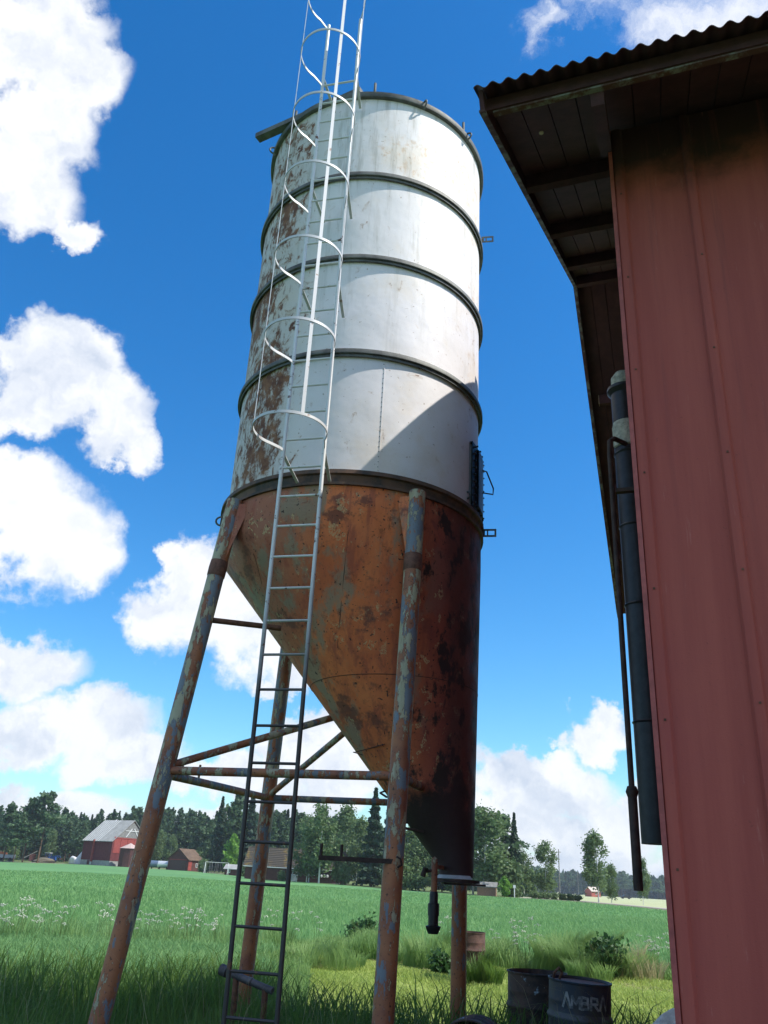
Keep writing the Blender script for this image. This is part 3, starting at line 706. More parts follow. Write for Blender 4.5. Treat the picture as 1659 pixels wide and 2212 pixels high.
corr_sheet(-.02, LEN, 4.838, 8.83)
MB().box(BP(4.833, LEN/2, 8.19+.075), (LEN+.04, .30, .02), (L, G, UP)).build('ridge_cap', m_corr, barn, BO)

# things on the gable wall
def GW(s, out, z): return BP(s, l0-out, z)
duct = thing('ventilation_duct', 'wide black round duct hanging on the barn gable, its upper end wrapped in pale wool', 'duct', GW(3.075, .110, 2.0))
DO = GW(3.075, .110, 2.0); dr = .108
MB().lathe([(dr-.01, 1.993), (dr, 1.993), (dr, 5.572), (dr-.01, 5.572)], (DO.x, DO.y, 0), 32, closed=True).build('duct_pipe', m_black, duct, DO, True)
MB().lathe([(0, 2.02), (dr-.012, 2.02), (dr-.012, 2.03), (0, 2.03)], (DO.x, DO.y, 0), 32).build('duct_end', m_black, duct, DO)
for z in (2.80, 3.668, 4.309, 4.949): MB().lathe([(dr, z-.012), (dr+.008, z), (dr, z+.012)], (DO.x, DO.y, 0), 32).build('joint_ring', m_black, duct, DO, True)
MB().lathe([(dr, 5.508), (dr+.03, 5.544), (dr+.028, 5.572), (dr, 5.581)], (DO.x, DO.y, 0), 32, closed=True).build('top_collar', m_black, duct, DO, True)
m_wool = plain('pale_mineral_wool', (.48, .45, .38), .95, 0, .4, 25, .8)
mb = MB(); mb.lathe([(dr*.85, 5.572), (dr*.92, 5.608), (dr*.9, 5.68), (dr*.6, 5.727), (0, 5.736)], (DO.x, DO.y, 0), 20); mb.build('wool_plug', m_wool, duct, DO, True)
mb = MB(); mb.lathe([(dr+.004, 4.995), (dr+.018, 5.004), (dr+.020, 5.178), (dr+.004, 5.233)], (DO.x, DO.y, 0), 20, closed=True, a0=radians(190), a1=radians(330)); mb.build('wool_wrap', m_wool, duct, DO, True)
dn = thing('drain_pipe', 'thin dark pipe with a bent top running down beside the black duct', 'pipe', GW(2.746, .236, 1.7))
PO = GW(2.746, .236, 1.7)
mb = MB(); mb.path([GW(2.746, .236, 1.70), GW(2.746, .236, 2.277), GW(2.746, .236, 2.304), GW(2.746, .236, 4.812), GW(2.756, .23, 4.922), GW(2.82, .20, 4.977), GW(2.93, .12, 4.977)], [.031, .031, .020, .020, .020, .020, .020], 12)
mb.build('pipe', m_darkrust, dn, PO, True)
MB().lathe([(0, 2.25), (.03, 2.26), (.042, 2.295), (.03, 2.33), (0, 2.34)], (PO.x-.0, PO.y, 0), 16).build('pipe_joint', m_darkrust, dn, PO, True)
MB().box(GW(2.765, .09, 4.49), (.24, .05, .03), (L, G, UP)).build('pipe_clamp', m_darkrust, dn, PO)

# ------------------------------------------------------------------ barrels, stone, lying pipe
def barrel(name, label, loc, mt, top_open=True, rz=0, group=None, r=.29, h=.88):
    o = thing(name, label, 'barrel', loc, rz, group)
    pr = [(0, .02), (r-.012, .02), (r-.008, 0), (r, 0), (r, .02), (r-.006, .03)]
    for z in (.29, .58): pr += [(r-.006, z-.03), (r+.006, z-.012), (r+.010, z), (r+.006, z+.012), (r-.006, z+.03)]
    pr += [(r-.006, .70), (r-.003, .71), (r-.006, .72), (r-.006, h-.02), (r+.002, h-.015), (r+.004, h), (r-.006, h+.001), (r-.012, h-.02)]
    if top_open: pr += [(r-.014, .03), (0, .03)]
    b = MB().lathe(pr, n=48).build('drum', mt, o, None, True)
    if not top_open:
        MB().lathe([(r-.012, h-.025), (0, h-.022)], n=48).build('drum_lid', plain('rust_lid', (.20, .09, .055), .8, 0, .5, 8, .2), o, None, True)
    return o, b
def drumfn(c, blue):
    def fn(t):
        o = t.coord(); z = t.sep(o)[2]; n = t.noise(o, 5, 7, .7); st = t.noise(t.map(o, sc=(1, 1, .15)), 9, 5, .7)
        if blue:
            c1 = t.mix(t.step(z, .62, .63), (.10, .11, .12), (.022, .030, .050)); c1 = t.mix(t.step(n, .45, .58, 0, .75), c1, (.055, .045, .038))
            c1 = t.mix(t.step(st, .60, .70, 0, .8), c1, (.13, .07, .03))
        else:
            c1 = t.mix(t.step(n, .42, .60), (.035, .022, .018), (.095, .052, .035)); c1 = t.mix(t.step(t.noise(t.vmath('ADD', o, (4, 4, 4)), 3.5, 7, .72), .60, .635), c1, (.28, .36, .42))
        return {'Base Color': c1, 'Normal': t.bump(n, .3, .006)}
    return fn
m_drum1 = mat('black_rusty_drum', drumfn(0, False), .7); m_drum2 = mat('blue_drum_paint', drumfn(0, True), .55)
m_drum3 = plain('red_rust_drum', (.11, .055, .042), .8, 0, .5, 7, .2)
p1 = atD(1160, 2100, 9.75); p2 = atD(1243, 2115, 9.15)
barrel('oil_barrel', 'open black rusty barrel with pale blue paint scraps, left of the lettered barrel', (p1.x, p1.y, .02), m_drum1, rz=.4, r=.30)
b2, b2m = barrel('oil_barrel', 'dark blue barrel with faded white lettering, right of the open rusty one', (p2.x, p2.y, .03), m_drum2, False, rz=0)
MB().path([V(-.25, -.06, .86), V(-.24, -.10, .93), V(-.20, -.10, .97), V(-.17, -.07, .93), V(-.19, -.05, .87)], .012, 8).build('lid_ring', m_rustpipe, b2, None, True)
MB().add([(-.21, -.16, .862), (-.08, -.24, .862), (-.05, -.20, .862), (-.17, -.13, .862), (-.21, -.16, .870), (-.08, -.24, .870), (-.05, -.20, .870), (-.17, -.13, .870)], [(4, 5, 6, 7), (3, 2, 1, 0), (0, 1, 5, 4), (1, 2, 6, 5), (2, 3, 7, 6), (3, 0, 4, 7)]).build('rain_puddle', plain('wet_lid', (.55, .6, .66), .15), b2)
# AMBRA lettering wrapped round the drum: hand drawn capitals, slightly curved band
m_letter = mat('faded_white_lettering', lambda t: {'Base Color': t.mix(t.step(t.noise(t.coord(), 14, 6, .7), .40, .60), (.10, .11, .12), (.34, .34, .33))}, .7)
STROKES = {'A': [((0, 0), (.5, 1)), ((.5, 1), (1, 0))], 'M': [((0, 0), (0, 1)), ((0, 1), (.5, .35)), ((.5, .35), (1, 1)), ((1, 1), (1, 0))],
           'B': [((0, 0), (0, 1)), ((0, 1), (.75, .93)), ((.75, .93), (.75, .55)), ((.75, .55), (0, .5)), ((0, .5), (.85, .45)), ((.85, .45), (.85, .07)), ((.85, .07), (0, 0))],
           'R': [((0, 0), (0, 1)), ((0, 1), (.8, .93)), ((.8, .93), (.8, .52)), ((.8, .52), (0, .48)), ((.35, .48), (.95, 0))]}
def drum_pt(x, z, r): a = x/.29; return V(r*sin(a), -r*cos(a), z)
xx = -.185
for ch in 'AMBRA':
    w_, h_ = (.075 if ch != 'M' else .07), .095; mb = MB(); half = .0105
    z0_ = .675
    hh = h_*(1.22 if (ch == 'A') else 1.0)
    for (x1, y1), (x2, y2) in STROKES[ch]:
        q1 = np.array([xx+x1*w_, z0_+y1*hh]); q2 = np.array([xx+x2*w_, z0_+y2*hh]); d = q2-q1; d /= np.hypot(*d); nr = np.array([-d[1], d[0]])*half
        n = 4; o = len(mb.v)
        for i in range(n+1):
            c_ = q1+(q2-q1)*i/n+d*(half*.6 if i == n else (-half*.6 if i == 0 else 0))
            for sg in (-1, 1):
                e = c_+nr*sg; mb.v.append(tuple(drum_pt(e[0], e[1], .2875+.0004*len(mb.f) % .0012)))
        for i in range(n): mb.f.append((o+2*i, o+2*i+2, o+2*i+3, o+2*i+1))
    mb.build('letter', m_letter, b2); xx += w_+.014
b2.rotation_euler = (radians(1.0), radians(2.5), radians(-8))
p3 = atD(1015, 2050, 17.6)
barrel('oil_barrel', 'reddish rusty barrel standing in the weeds behind the silo leg', (p3.x, p3.y, -.04), m_drum3, r=.29)
# drum lying in the grass by the rear leg
p4 = atD(1032, 2192, 8.9)
o, _ = barrel('fallen_barrel', 'dark barrel lying on its side in the shaded grass by the rear leg', (p4.x, p4.y+.5, .29), m_drum1)
o.rotation_euler = (radians(86), 0, radians(-12)); o.location = (p4.x, p4.y, .30)
# stone and lying pipe
def lump(c, rx, ry, rz_, seed, jag=.35):
    import bmesh
    bm = bmesh.new(); bmesh.ops.create_icosphere(bm, subdivisions=3, radius=1)
    r_ = random.Random(seed); fr = [(V(r_.uniform(-1, 1), r_.uniform(-1, 1), r_.uniform(-1, 1)).normalized(), r_.uniform(.55, .95)) for _ in range(11)]
    mb = MB()
    for v in bm.verts:
        p = v.co.copy()
        for d, k in fr:
            e = p.dot(d)-k
            if e > 0: p -= d*e
        p += p*r_.uniform(-.02, .02); mb.v.append((c[0]+p.x*rx, c[1]+p.y*ry, c[2]+p.z*rz_))
    mb.f = [tuple(v.index for v in f.verts) for f in bm.faces]; bm.free(); return mb
p5 = atD(1450, 2200, 8.3)
tag(lump((0, 0, .18), .36, .3, .52, 5).build('pale_stone', plain('pale_stone', (.62, .61, .58), .9, 0, .35, 8, .6)), 'pale jagged stone in the grass at the foot of the barn corner', 'stone').location = (p5.x+.10, p5.y, .15)
lp = thing('lying_pipe', 'short grey pipe lying slanted in the grass behind the ladder foot', 'pipe', atD(533, 2118, 9.3))
q0, q1 = atD(478, 2094, 9.2), atD(589, 2141, 8.9)
MB().path([q0, q0.lerp(q1, .12), q0.lerp(q1, .13), q0.lerp(q1, .55), q0.lerp(q1, .56), q0.lerp(q1, .60), q0.lerp(q1, .61), q1], [.052, .052, .034, .034, .038, .038, .032, .032], 16).build('tube', plain('grey_pipe', (.09, .08, .085), .6, .1, .5, 9, .2), lp, lp.location, True)
for s_ in (.30, .86):
    b_ = q0.lerp(q1, s_); MB().path([b_, V(b_.x+.02, b_.y+.02, -.02)], .03, 10).build('support_post', m_rustpipe, lp, lp.location, True)

# ------------------------------------------------------------------ far buildings and farm things
m_farred = plain('far_red_boards', (.14, .028, .03), .85, 0, .25, 1.5)
m_fardark = plain('far_dark_red_boards', (.10, .035, .03), .85, 0, .3, 1.2)
m_litred = plain('sunlit_red_boards', (.30, .055, .045), .8, 0, .2, 2)  # brighter copy of the red; sun on gable and shed side put into colour
m_greyroof = plain('grey_sheet_roof', (.36, .36, .34), .7, 0, .2, .8)
m_concrete = plain('old_concrete', (.36, .36, .34), .9, 0, .25, 1.5)
m_mossroof = mat('mossy_tile_roof', lambda t: {'Base Color': t.mix(t.step(t.noise(t.coord(), .7, 5, .7), .52, .62), t.mix(t.noise(t.coord(), 6, 4), (.045, .038, .030), (.09, .078, .062)), (.17, .12, .04)), 'Normal': t.bump(t.noise(t.coord(), 9, 3), .5, .05)}, .95)  # moss patches on tiles; tile colour also darkened for the shade of the trees
m_brownroof = plain('brown_felt_roof', (.13, .085, .055), .9, 0, .3, 1.2)
m_white = plain('white_paint', (.72, .73, .72), .6, 0, .1, 4)
m_glass = mat('window_glass', (.04, .05, .06), .08)
m_greywood = plain('grey_timber', (.22, .22, .21), .9, 0, .3, 3)
def house(name, label, cat, loc, rz, LX, WY, He, Hr, wall, roof, found=0, ov=.35, boards=0, group=None, ribs=0):
    """LX along local x (front faces local -y); ridge runs along x"""
    o = thing(name, label, cat, loc, rz, group); hx_, hy_ = LX/2, WY/2
    mb = MB(); pts = [(-hy_, found-.0), (hy_, found), (hy_, He), (0, Hr), (-hy_, He)]
    for x in (-hx_, hx_):
        for y, z in pts: mb.v.append((x, y, z))
    mb.f = [(4, 3, 2, 1, 0), (5, 6, 7, 8, 9)]+[(i, (i+1) % 5, 5+(i+1) % 5, 5+i) for i in (0, 1, 4)]
    w = mb.build('wall', wall, o)
    if found: MB().box((0, 0, found/2-.5), (LX-.05, WY-.05, found+1)).build('foundation', m_concrete, o)
    else: MB().box((0, 0, -.3), (LX-.1, WY-.1, .64)).build('foundation', m_concrete, o)
    sl = (Hr-He)/hy_
    for sg in (-1, 1):
        ye = sg*(hy_+ov); ze = Hr-sl*(hy_+ov); th = .12
        vs = [(x, y, z+d) for d in (.02, .02+th) for x in (-hx_-ov, hx_+ov) for (y, z) in ((0, Hr), (ye, ze))]
        rf = MB().add(vs, [(0, 1, 3, 2), (4, 6, 7, 5), (0, 4, 5, 1), (2, 3, 7, 6), (1, 5, 7, 3), (0, 2, 6, 4)]).build('roof', roof, o)
        if ribs and sg == -1:
            n = int(LX/ribs)
            for i in range(n+1):
                x = -hx_+LX*i/n
                MB().bar((x, 0, Hr+.02+th+.03), (x, ye, ze+.02+th+.03), .09, .07).build('roof_rib', m_white if i < n*.55 else roof, rf)
    return o, w
def panel(o, name, c, size, mt, rot=0):
    ax = (V(cos(rot), sin(rot), 0), V(-sin(rot), cos(rot), 0), UP); return MB().box(c, size, ax).build(name, mt, o)
def window(o, c, w, h, axis='y', frame=None):
    fr = MB(); t_ = .08
    def bx(dx, dz, sx, sz_):
        if axis == 'y': fr.box((c[0]+dx, c[1], c[2]+dz), (sx, .08, sz_))
        else: fr.box((c[0], c[1]+dx, c[2]+dz), (.08, sx, sz_))
    bx(0, h/2, w+t_, t_); bx(0, -h/2, w+t_, t_); bx(-w/2, 0, t_, h); bx(w/2, 0, t_, h); bx(0, 0, t_*.7, h)
    f = fr.build('window', frame or m_white, o)
    MB().box(c, (w, .04, h) if axis == 'y' else (.04, w, h)).build('pane', m_glass, f)
# tall red barn far left
pb = gp(244, 262)
o, w = house('farm_barn', 'tall red barn with pale grey metal roof on a concrete foot, far left', 'barn', pb, radians(-52+14), 13.0, 12.0, 6.3, 11.7, m_farred, m_greyroof, 1.2, .4, ribs=1.0)
for k in range(12): MB().box((-6.5+.54+1.08*k, -6.03, 3.7), (.06, .05, 5.0)).build('cover_strip', m_farred, w)
panel(o, 'corner_pipe', (-1.2, -6.35, 3.6), (.45, .5, 5.6), m_litred); panel(o, 'white_pipe', (-1.2, -6.4, .7), (.3, .3, 1.2), m_white)
panel(o, 'foundation_door', (-2.9, -6.02, .6), (1.0, .06, 1.1), m_fardark)
panel(o, 'gable_boards', (6.54, 0, 7.1), (.08, 11.2, .4), m_litred)
for k in range(5): MB().box((6.55, -4.5+2.2*k, 5.0), (.07, 2.1, 3.6)).build('gable_board', m_litred, w)
MB().add([(6.60, -4.9, 7.2), (6.60, 4.9, 7.2), (6.60, 0, 11.3), (6.52, -4.9, 7.2), (6.52, 4.9, 7.2), (6.52, 0, 11.3)], [(0, 1, 2), (5, 4, 3), (0, 3, 4, 1), (1, 4, 5, 2), (2, 5, 3, 0)]).build('grey_gable', m_greywood, w)
for a, b in (((6.66, -2, 7.4), (6.66, -.4, 9.6)), ((6.66, 2, 7.4), (6.66, .4, 9.6)), ((6.66, -2.4, 9.0), (6.66, 2.4, 9.0))): MB().bar(a, b, .16, .16).build('hoist_timber', m_white, o)
og = thing('round_grain_bin', 'dark red round grain store with low pale cone roof in front of the tall barn', 'grain bin', gp(276, 250))
MB().lathe([(2.6, -.3), (2.6, 4.6), (0, 4.6)], n=10).build('wall', m_fardark, og); MB().lathe([(2.9, 4.55), (0, 5.9)], n=10).build('roof', plain('pale_pink_roof', (.50, .38, .34), .8), og)
# small brown gable shed
ps = gp(399, 232)
o, w = house('garden_shed', 'small dark brown shed with sunlit orange side and mossy roof at the field edge', 'shed', ps, radians(90-24), 6.0, 6.0, 2.6, 4.9, m_fardark, m_brownroof, 0, .35)
panel(o, 'double_door', (-3.03, 0, 1.15), (.08, 4.4, 2.3), plain('brown_door', (.09, .045, .04), .8)); panel(o, 'door_lintel', (-3.06, 0, 2.45), (.1, 5.0, .18), m_litred)
panel(o, 'lit_side_board', (-2.2, -3.03, 1.3), (1.4, .06, 2.4), m_litred); window(o, (.6, -3.04, 1.3), .7, .9)
# little cabin
o, w = house('playhouse', 'tiny brown playhouse with grey roof and white window beside the swing frame', 'playhouse', gp(505, 212), radians(-10), 3.4, 2.6, 1.4, 2.2, m_fardark, m_greyroof, 0, .3)
window(o, (-.7, -1.34, .85), .6, .6)
# long low barn with mossy roof
pl_ = gp(640, 172)
o, w = house('long_barn', 'long low dark barn with mossy tiled roof behind the green field', 'barn', pl_, radians(-3), 18.0, 8.0, 2.35, 5.5, m_fardark, m_mossroof, 0, .45)
for x in (-5.6, .8, 3.6): window(o, (x, -4.04, 1.45), .9, .55)
for k in range(3): MB().lathe([(0, 0), (.22, .02), (.26, .25), (.2, .5), (0, .52)], (5.2+.55*k, -4.25, .95), 10).build('white_jar', m_white, o)
panel(o, 'fascia', (0, -4.5, 2.20), (18.6, .08, .14), m_white); panel(o, 'downspout', (2.5, -4.1, 1.1), (.12, .12, 2.2), m_white); panel(o, 'downspout', (8.6, -4.1, 1.1), (.12, .12, 2.2), m_white)
panel(o, 'barn_door', (5.8, -4.04, 1.0), (2.6, .06, 2.0), plain('brown_door', (.09, .045, .04), .8))
for k in range(11):
    y0 = -.2-k*.40; zz = 5.5-(3.15/4)*(-y0)+.17; MB().box((0, y0, zz), (18.7, .10, .06)).build('tile_course', m_mossroof, o)
gh = thing('cold_frame', 'small glazed garden frame standing in front of the long barn', 'greenhouse', gp(632, 166))
mb = MB()
for a, b in (((-.9, 0, 0), (-.9, 0, 1.2)), ((.9, 0, 0), (.9, 0, 1.2)), ((-.9, 0, 1.2), (-.5, 0, 1.9)), ((.9, 0, 1.2), (.5, 0, 1.9)), ((-.5, 0, 1.9), (.5, 0, 1.9)), ((-.9, 0, 1.2), (.9, 0, 1.2)), ((0, 0, 0), (0, 0, 1.9))): mb.bar(a, b, .06, .06)
mb.build('frame', m_white, gh); MB().box((0, .03, .6), (1.75, .02, 1.15)).build('pane', mat('milky_glass', (.35, .40, .40), .2), gh)
# red hut far away on the right
o, w = house('field_hut', 'small red hut with pale roof at the edge of the far forest', 'hut', gp(1280, 420), radians(25), 5.0, 4.6, 2.3, 3.9, plain('hut_red', (.40, .10, .07), .8), plain('hut_roof', (.55, .48, .40), .8), 0, .3)
window(o, (0, -2.34, 1.3), .8, .8)
o, w = house('woodshed', 'weathered brown woodshed half hidden under the big drooping birch', 'shed', gp(1052, 131), radians(-12), 2.6, 2.0, 1.2, 1.7, plain('orange_wood', (.26, .15, .10), .85), m_greywood, 0, .2)
# tractor
tr = thing('tractor', 'blue tractor with a cab and front loader parked by the forest', 'tractor', gp(107, 282), radians(168))
m_blue = plain('tractor_blue', (.03, .10, .35), .4); m_tyre = plain('tyre_rubber', (.03, .03, .03), .9)
MB().box((-1.0, 0, 1.15), (1.9, .75, .7)).box((-1.9, 0, .95), (.2, .7, .6)).build('bonnet', m_blue, tr)
mb = MB()
for x in (-.05, 1.35):
    for y in (-.65, .65): mb.bar((x, y, 1.3), (x*.93+.03, y*.92, 2.45), .09, .09)
mb.box((.6, 0, 1.15), (1.5, 1.3, .5)); cb = mb.build('cab', m_blue, tr)
MB().box((.65, 0, 2.52), (1.7, 1.45, .14)).build('cab_roof', m_white, cb); MB().box((.64, 0, 1.9), (1.25, 1.15, 1.0)).build('cab_glass', m_glass, cb)
for (x, r_, w_) in ((.95, .82, .42), (-1.35, .5, .3)):
    for y in (-.85, .85):
        wl = MB(); wl.v = []; wl.lathe([(r_*.5, -w_/2), (r_*.9, -w_/2), (r_, -w_/3), (r_, w_/3), (r_*.9, w_/2), (r_*.5, w_/2)], (0, 0, 0), 24, closed=True)
        wl.v = [(x+a, y+c, r_+b) for a, b, c in wl.v]; wo = wl.build('tyre', m_tyre, tr, None, True)
        rm = MB().lathe([(0, .06), (r_*.25, .06), (r_*.5, .0), (r_*.52, -.1)], n=20); rm.v = [(x+a, y+(c if y > 0 else -c)*1.0, r_+b) for a, b, c in rm.v]
        rm.build('rim', m_white, wo, None, True)
ar = MB().bar((-.5, -.6, 1.5), (-2.6, -.6, 1.9), .12, .14).bar((-.5, .6, 1.5), (-2.6, .6, 1.9), .12, .14).bar((-2.6, -.6, 1.9), (-3.3, -.6, 1.2), .12, .12).bar((-2.6, .6, 1.9), (-3.3, .6, 1.2), .12, .12).build('loader_arm', m_blue, tr)
MB().bar((-3.4, -.95, 1.1), (-3.4, .95, 1.1), .5, .5).build('loader_bucket', m_darkrust, ar)
# trailer far left
tl = thing('farm_trailer', 'grey trailer with an orange load at the left edge by the road', 'trailer', gp(14, 274), radians(4))
MB().box((0, 0, 1.3), (4.4, 2, .9)).build('bed', plain('trailer_grey', (.45, .46, .47), .6), tl); MB().box((-1.8, 0, 1.95), (3.2, 1.7, .5)).box((-2.0, 0, 2.25), (2.0, 1.3, .3)).build('load', plain('orange_load', (.55, .16, .06), .8), tl)
for x in (-1.6, 1.4):
    for y in (-1, 1):
        wl = MB().lathe([(0, -.15), (.45, -.15), (.5, 0), (.45, .15), (0, .15)], n=18); wl.v = [(x+a, y+c, .5+b) for a, b, c in wl.v]; wl.build('wheel', m_tyre, tl, None, True)
MB().bar((2.2, 0, 1.0), (3.6, 0, .6), .1, .1).build('drawbar', m_darkrust, tl)
# plastic wrapped heaps
def heap(name, label, cat, x, D, rx, rz_, mt, group=None):
    o = lump((0, 0, 0), rx, rx*.8, rz_, int(x*7), .2).build(name, mt, None, None, True); o.location = gp(x, D, rz_*.35); return tag(o, label, cat, group)
m_wrap = plain('white_wrap', (.74, .75, .76), .5, 0, .12, 1, .2)
heap('wrapped_bale', 'small white plastic covered heap near the tall red barn', 'bale', 161, 276, 1.6, 1.7, m_wrap)
heap('wrapped_bale', 'large white plastic covered heap leaning against the tall red barn', 'bale', 181, 272, 2.8, 3.1, m_wrap)
heap('earth_heap', 'low brown heap of earth in front of the tractor', 'heap', 93, 272, 3.6, 1.0, plain('heap_earth', (.16, .14, .10), .95))
lr = thing('lean_roof', 'low dark lean-to roof under the tall pines on the left', 'shelter', gp(65, 290), radians(20))
MB().box((0, 0, 1.9), (4.0, 2.4, .12), (V(.85, 0, .52), V(0, 1, 0), V(-.52, 0, .85))).build('roof', m_greyroof, lr); MB().box((.6, 0, 1.0), (1.8, 2.2, 2.0)).build('wall', m_fardark, lr)
def tank(label, x, D, mt):
    o = thing('fuel_tank', label, 'tank', gp(x, D), radians(5)); mb = MB().lathe([(0, -1.5), (.6, -1.45), (.8, -1.3), (.8, 1.3), (.6, 1.45), (0, 1.5)], n=24)
    mb.v = [(c, b, 1.15+a) for a, b, c in mb.v]; mb.build('tank_shell', mt, o, None, True)
    MB().box((-.9, 0, .3), (.15, 1.2, .6)).box((.9, 0, .3), (.15, 1.2, .6)).build('cradle', m_darkrust, o)
tank('silver cylindrical tank lying beside the brown shed', 353, 233, plain('silver_tank', (.62, .64, .66), .35, .4, .1))
tank('blue grey tank behind the silver one', 336, 238, plain('blue_tank', (.12, .17, .25), .4, .2, .1))
sw = thing('swing_frame', 'white metal swing frame by the small playhouse', 'swing', gp(468, 208))
mb = MB()
for x in (-2.6, 2.6):
    for y in (-.9, .9): mb.path([(x, y, 0), (x, 0, 2.4)], .05, 6)
mb.path([(-2.6, 0, 2.4), (2.6, 0, 2.4)], .05, 6).build('frame', m_white, sw)
for x in (-1.2, 1.0):
    MB().path([(x-.2, 0, 2.4), (x-.2, 0, .6), (x+.2, 0, .6), (x+.2, 0, 2.4)], .02, 5).build('swing_seat', m_greywood, sw)
tp = thing('trampoline_net', 'dark netted trampoline beside the swing frame', 'trampoline', gp(455, 214))
MB().lathe([(1.7, .5), (1.7, .65), (0, .6)], n=20).build('bed', m_tyre, tp)
for k in range(8): a = k*pi/4; MB().path([(1.7*cos(a), 1.7*sin(a), 0), (1.7*cos(a), 1.7*sin(a), 2.4)], .04, 6).build('pole', m_greywood, tp)
# car on the far road
cr = thing('parked_car', 'small black car on the far road beyond the pale meadow', 'car', gp(1351, 400, .0), radians(0))
mb = MB(); prof = [(-2.1, .35), (-2.15, .75), (-1.9, .95), (-1.2, 1.0), (-.6, 1.42), (.9, 1.45), (1.7, 1.0), (2.1, .9), (2.15, .4)]
n = len(prof); mb.v = [(x, y, z) for y in (-.85, .85) for x, z in prof]; mb.f = [tuple(range(n)), tuple(range(n, 2*n))[::-1]]+[(i, n+i, n+(i+1) % n, (i+1) % n) for i in range(n)]
mb.build('body', plain('black_car_paint', (.02, .02, .025), .25), cr)
for x in (-1.35, 1.35):
    for y in (-.8, .8):
        wl = MB().lathe([(0, -.12), (.3, -.12), (.33, 0), (.3, .12), (0, .12)], n=16); wl.v = [(x+a, y+c, .33+b) for a, b, c in wl.v]; wl.build('wheel', m_tyre, cr, None, True)
MB().box((.1, 0, 1.2), (1.3, 1.72, .3)).build('side_window', m_glass, cr)
# poles
def pole(label, x, D, h, lean=0, r=.11):
    o = thing('utility_pole', label, 'pole', gp(x, D)); MB().path([(0, 0, -.3), (lean, 0, h)], [r, r*.7], 8).build('shaft', m_greywood, o)
    MB().box((lean, 0, h-.5), (.9, .08, .08)).build('crossarm', m_greywood, o)
pole('tall grey utility pole right of the slim left birch', 1209, 170, 8.3); pole('distant utility pole left of the small red hut', 1249, 300, 7.5)
pole('leaning pole right of the leafy birch', 1329, 240, 5.2, -.9); pole('second leaning pole nearer the far forest', 1322, 250, 5.0, .2)
def post(label, x, D, h, mt):
    o = thing('marker_post', label, 'post', gp(x, D)); MB().path([(0, 0, -.2), (0, 0, h)], .07, 6).build('shaft', mt, o); MB().box((0, -.05, h), (.35, .05, .4)).build('plate', mt, o)
post('white marker post under the dark spruce at the field edge', 1111, 128, 1.4, m_white)

# ------------------------------------------------------------------ trees
m_pine = leafmat('pine_needles', (.045, .095, .045), (.10, .17, .075), .25)
m_spruce = leafmat('spruce_needles', (.022, .055, .032), (.050, .095, .048), .15)
m_birch = leafmat('birch_leaves', (.075, .135, .050), (.155, .225, .085), .3)
m_bright = leafmat('young_leaves', (.10, .24, .03), (.19, .36, .06), .35)
m_bark = plain('pine_bark', (.16, .095, .06), .95, 0, .4, 3, .5); m_wbark = mat('birch_bark', lambda t: {'Base Color': t.mix(t.step(t.noise(t.map(t.coord(), sc=(1, 1, 4)), 3, 4, .7), .55, .62), (.62, .61, .57), (.06, .055, .05))}, .8)
def leaf_cloud(P, size, flat=.0, seed=0, droop=0):
    """P (N,3) clump centres -> one ragged quad pair each"""
    g = np.random.default_rng(seed); N = len(P)
    a = g.normal(size=(N, 3)); a[:, 2] *= (1-flat); a /= np.linalg.norm(a, axis=1)[:, None]
    b = g.normal(size=(N, 3)); b[:, 2] -= droop; b -= a*(a*b).sum(1)[:, None]; b /= np.linalg.norm(b, axis=1)[:, None]
    s = (size*(.6+.8*g.random(N)))[:, None] if np.ndim(size) == 0 else (size*(.6+.8*g.random(N)))[:, None]
    v = np.stack([P-a*s*.5-b*s*.6, P+a*s*.55-b*s*.2, P+b*s*.8+a*s*.1, P-a*s*.5+b*s*.25], 1).reshape(-1, 3)
    loops = np.arange(4*N); starts = np.arange(N)*4; return v, loops, starts
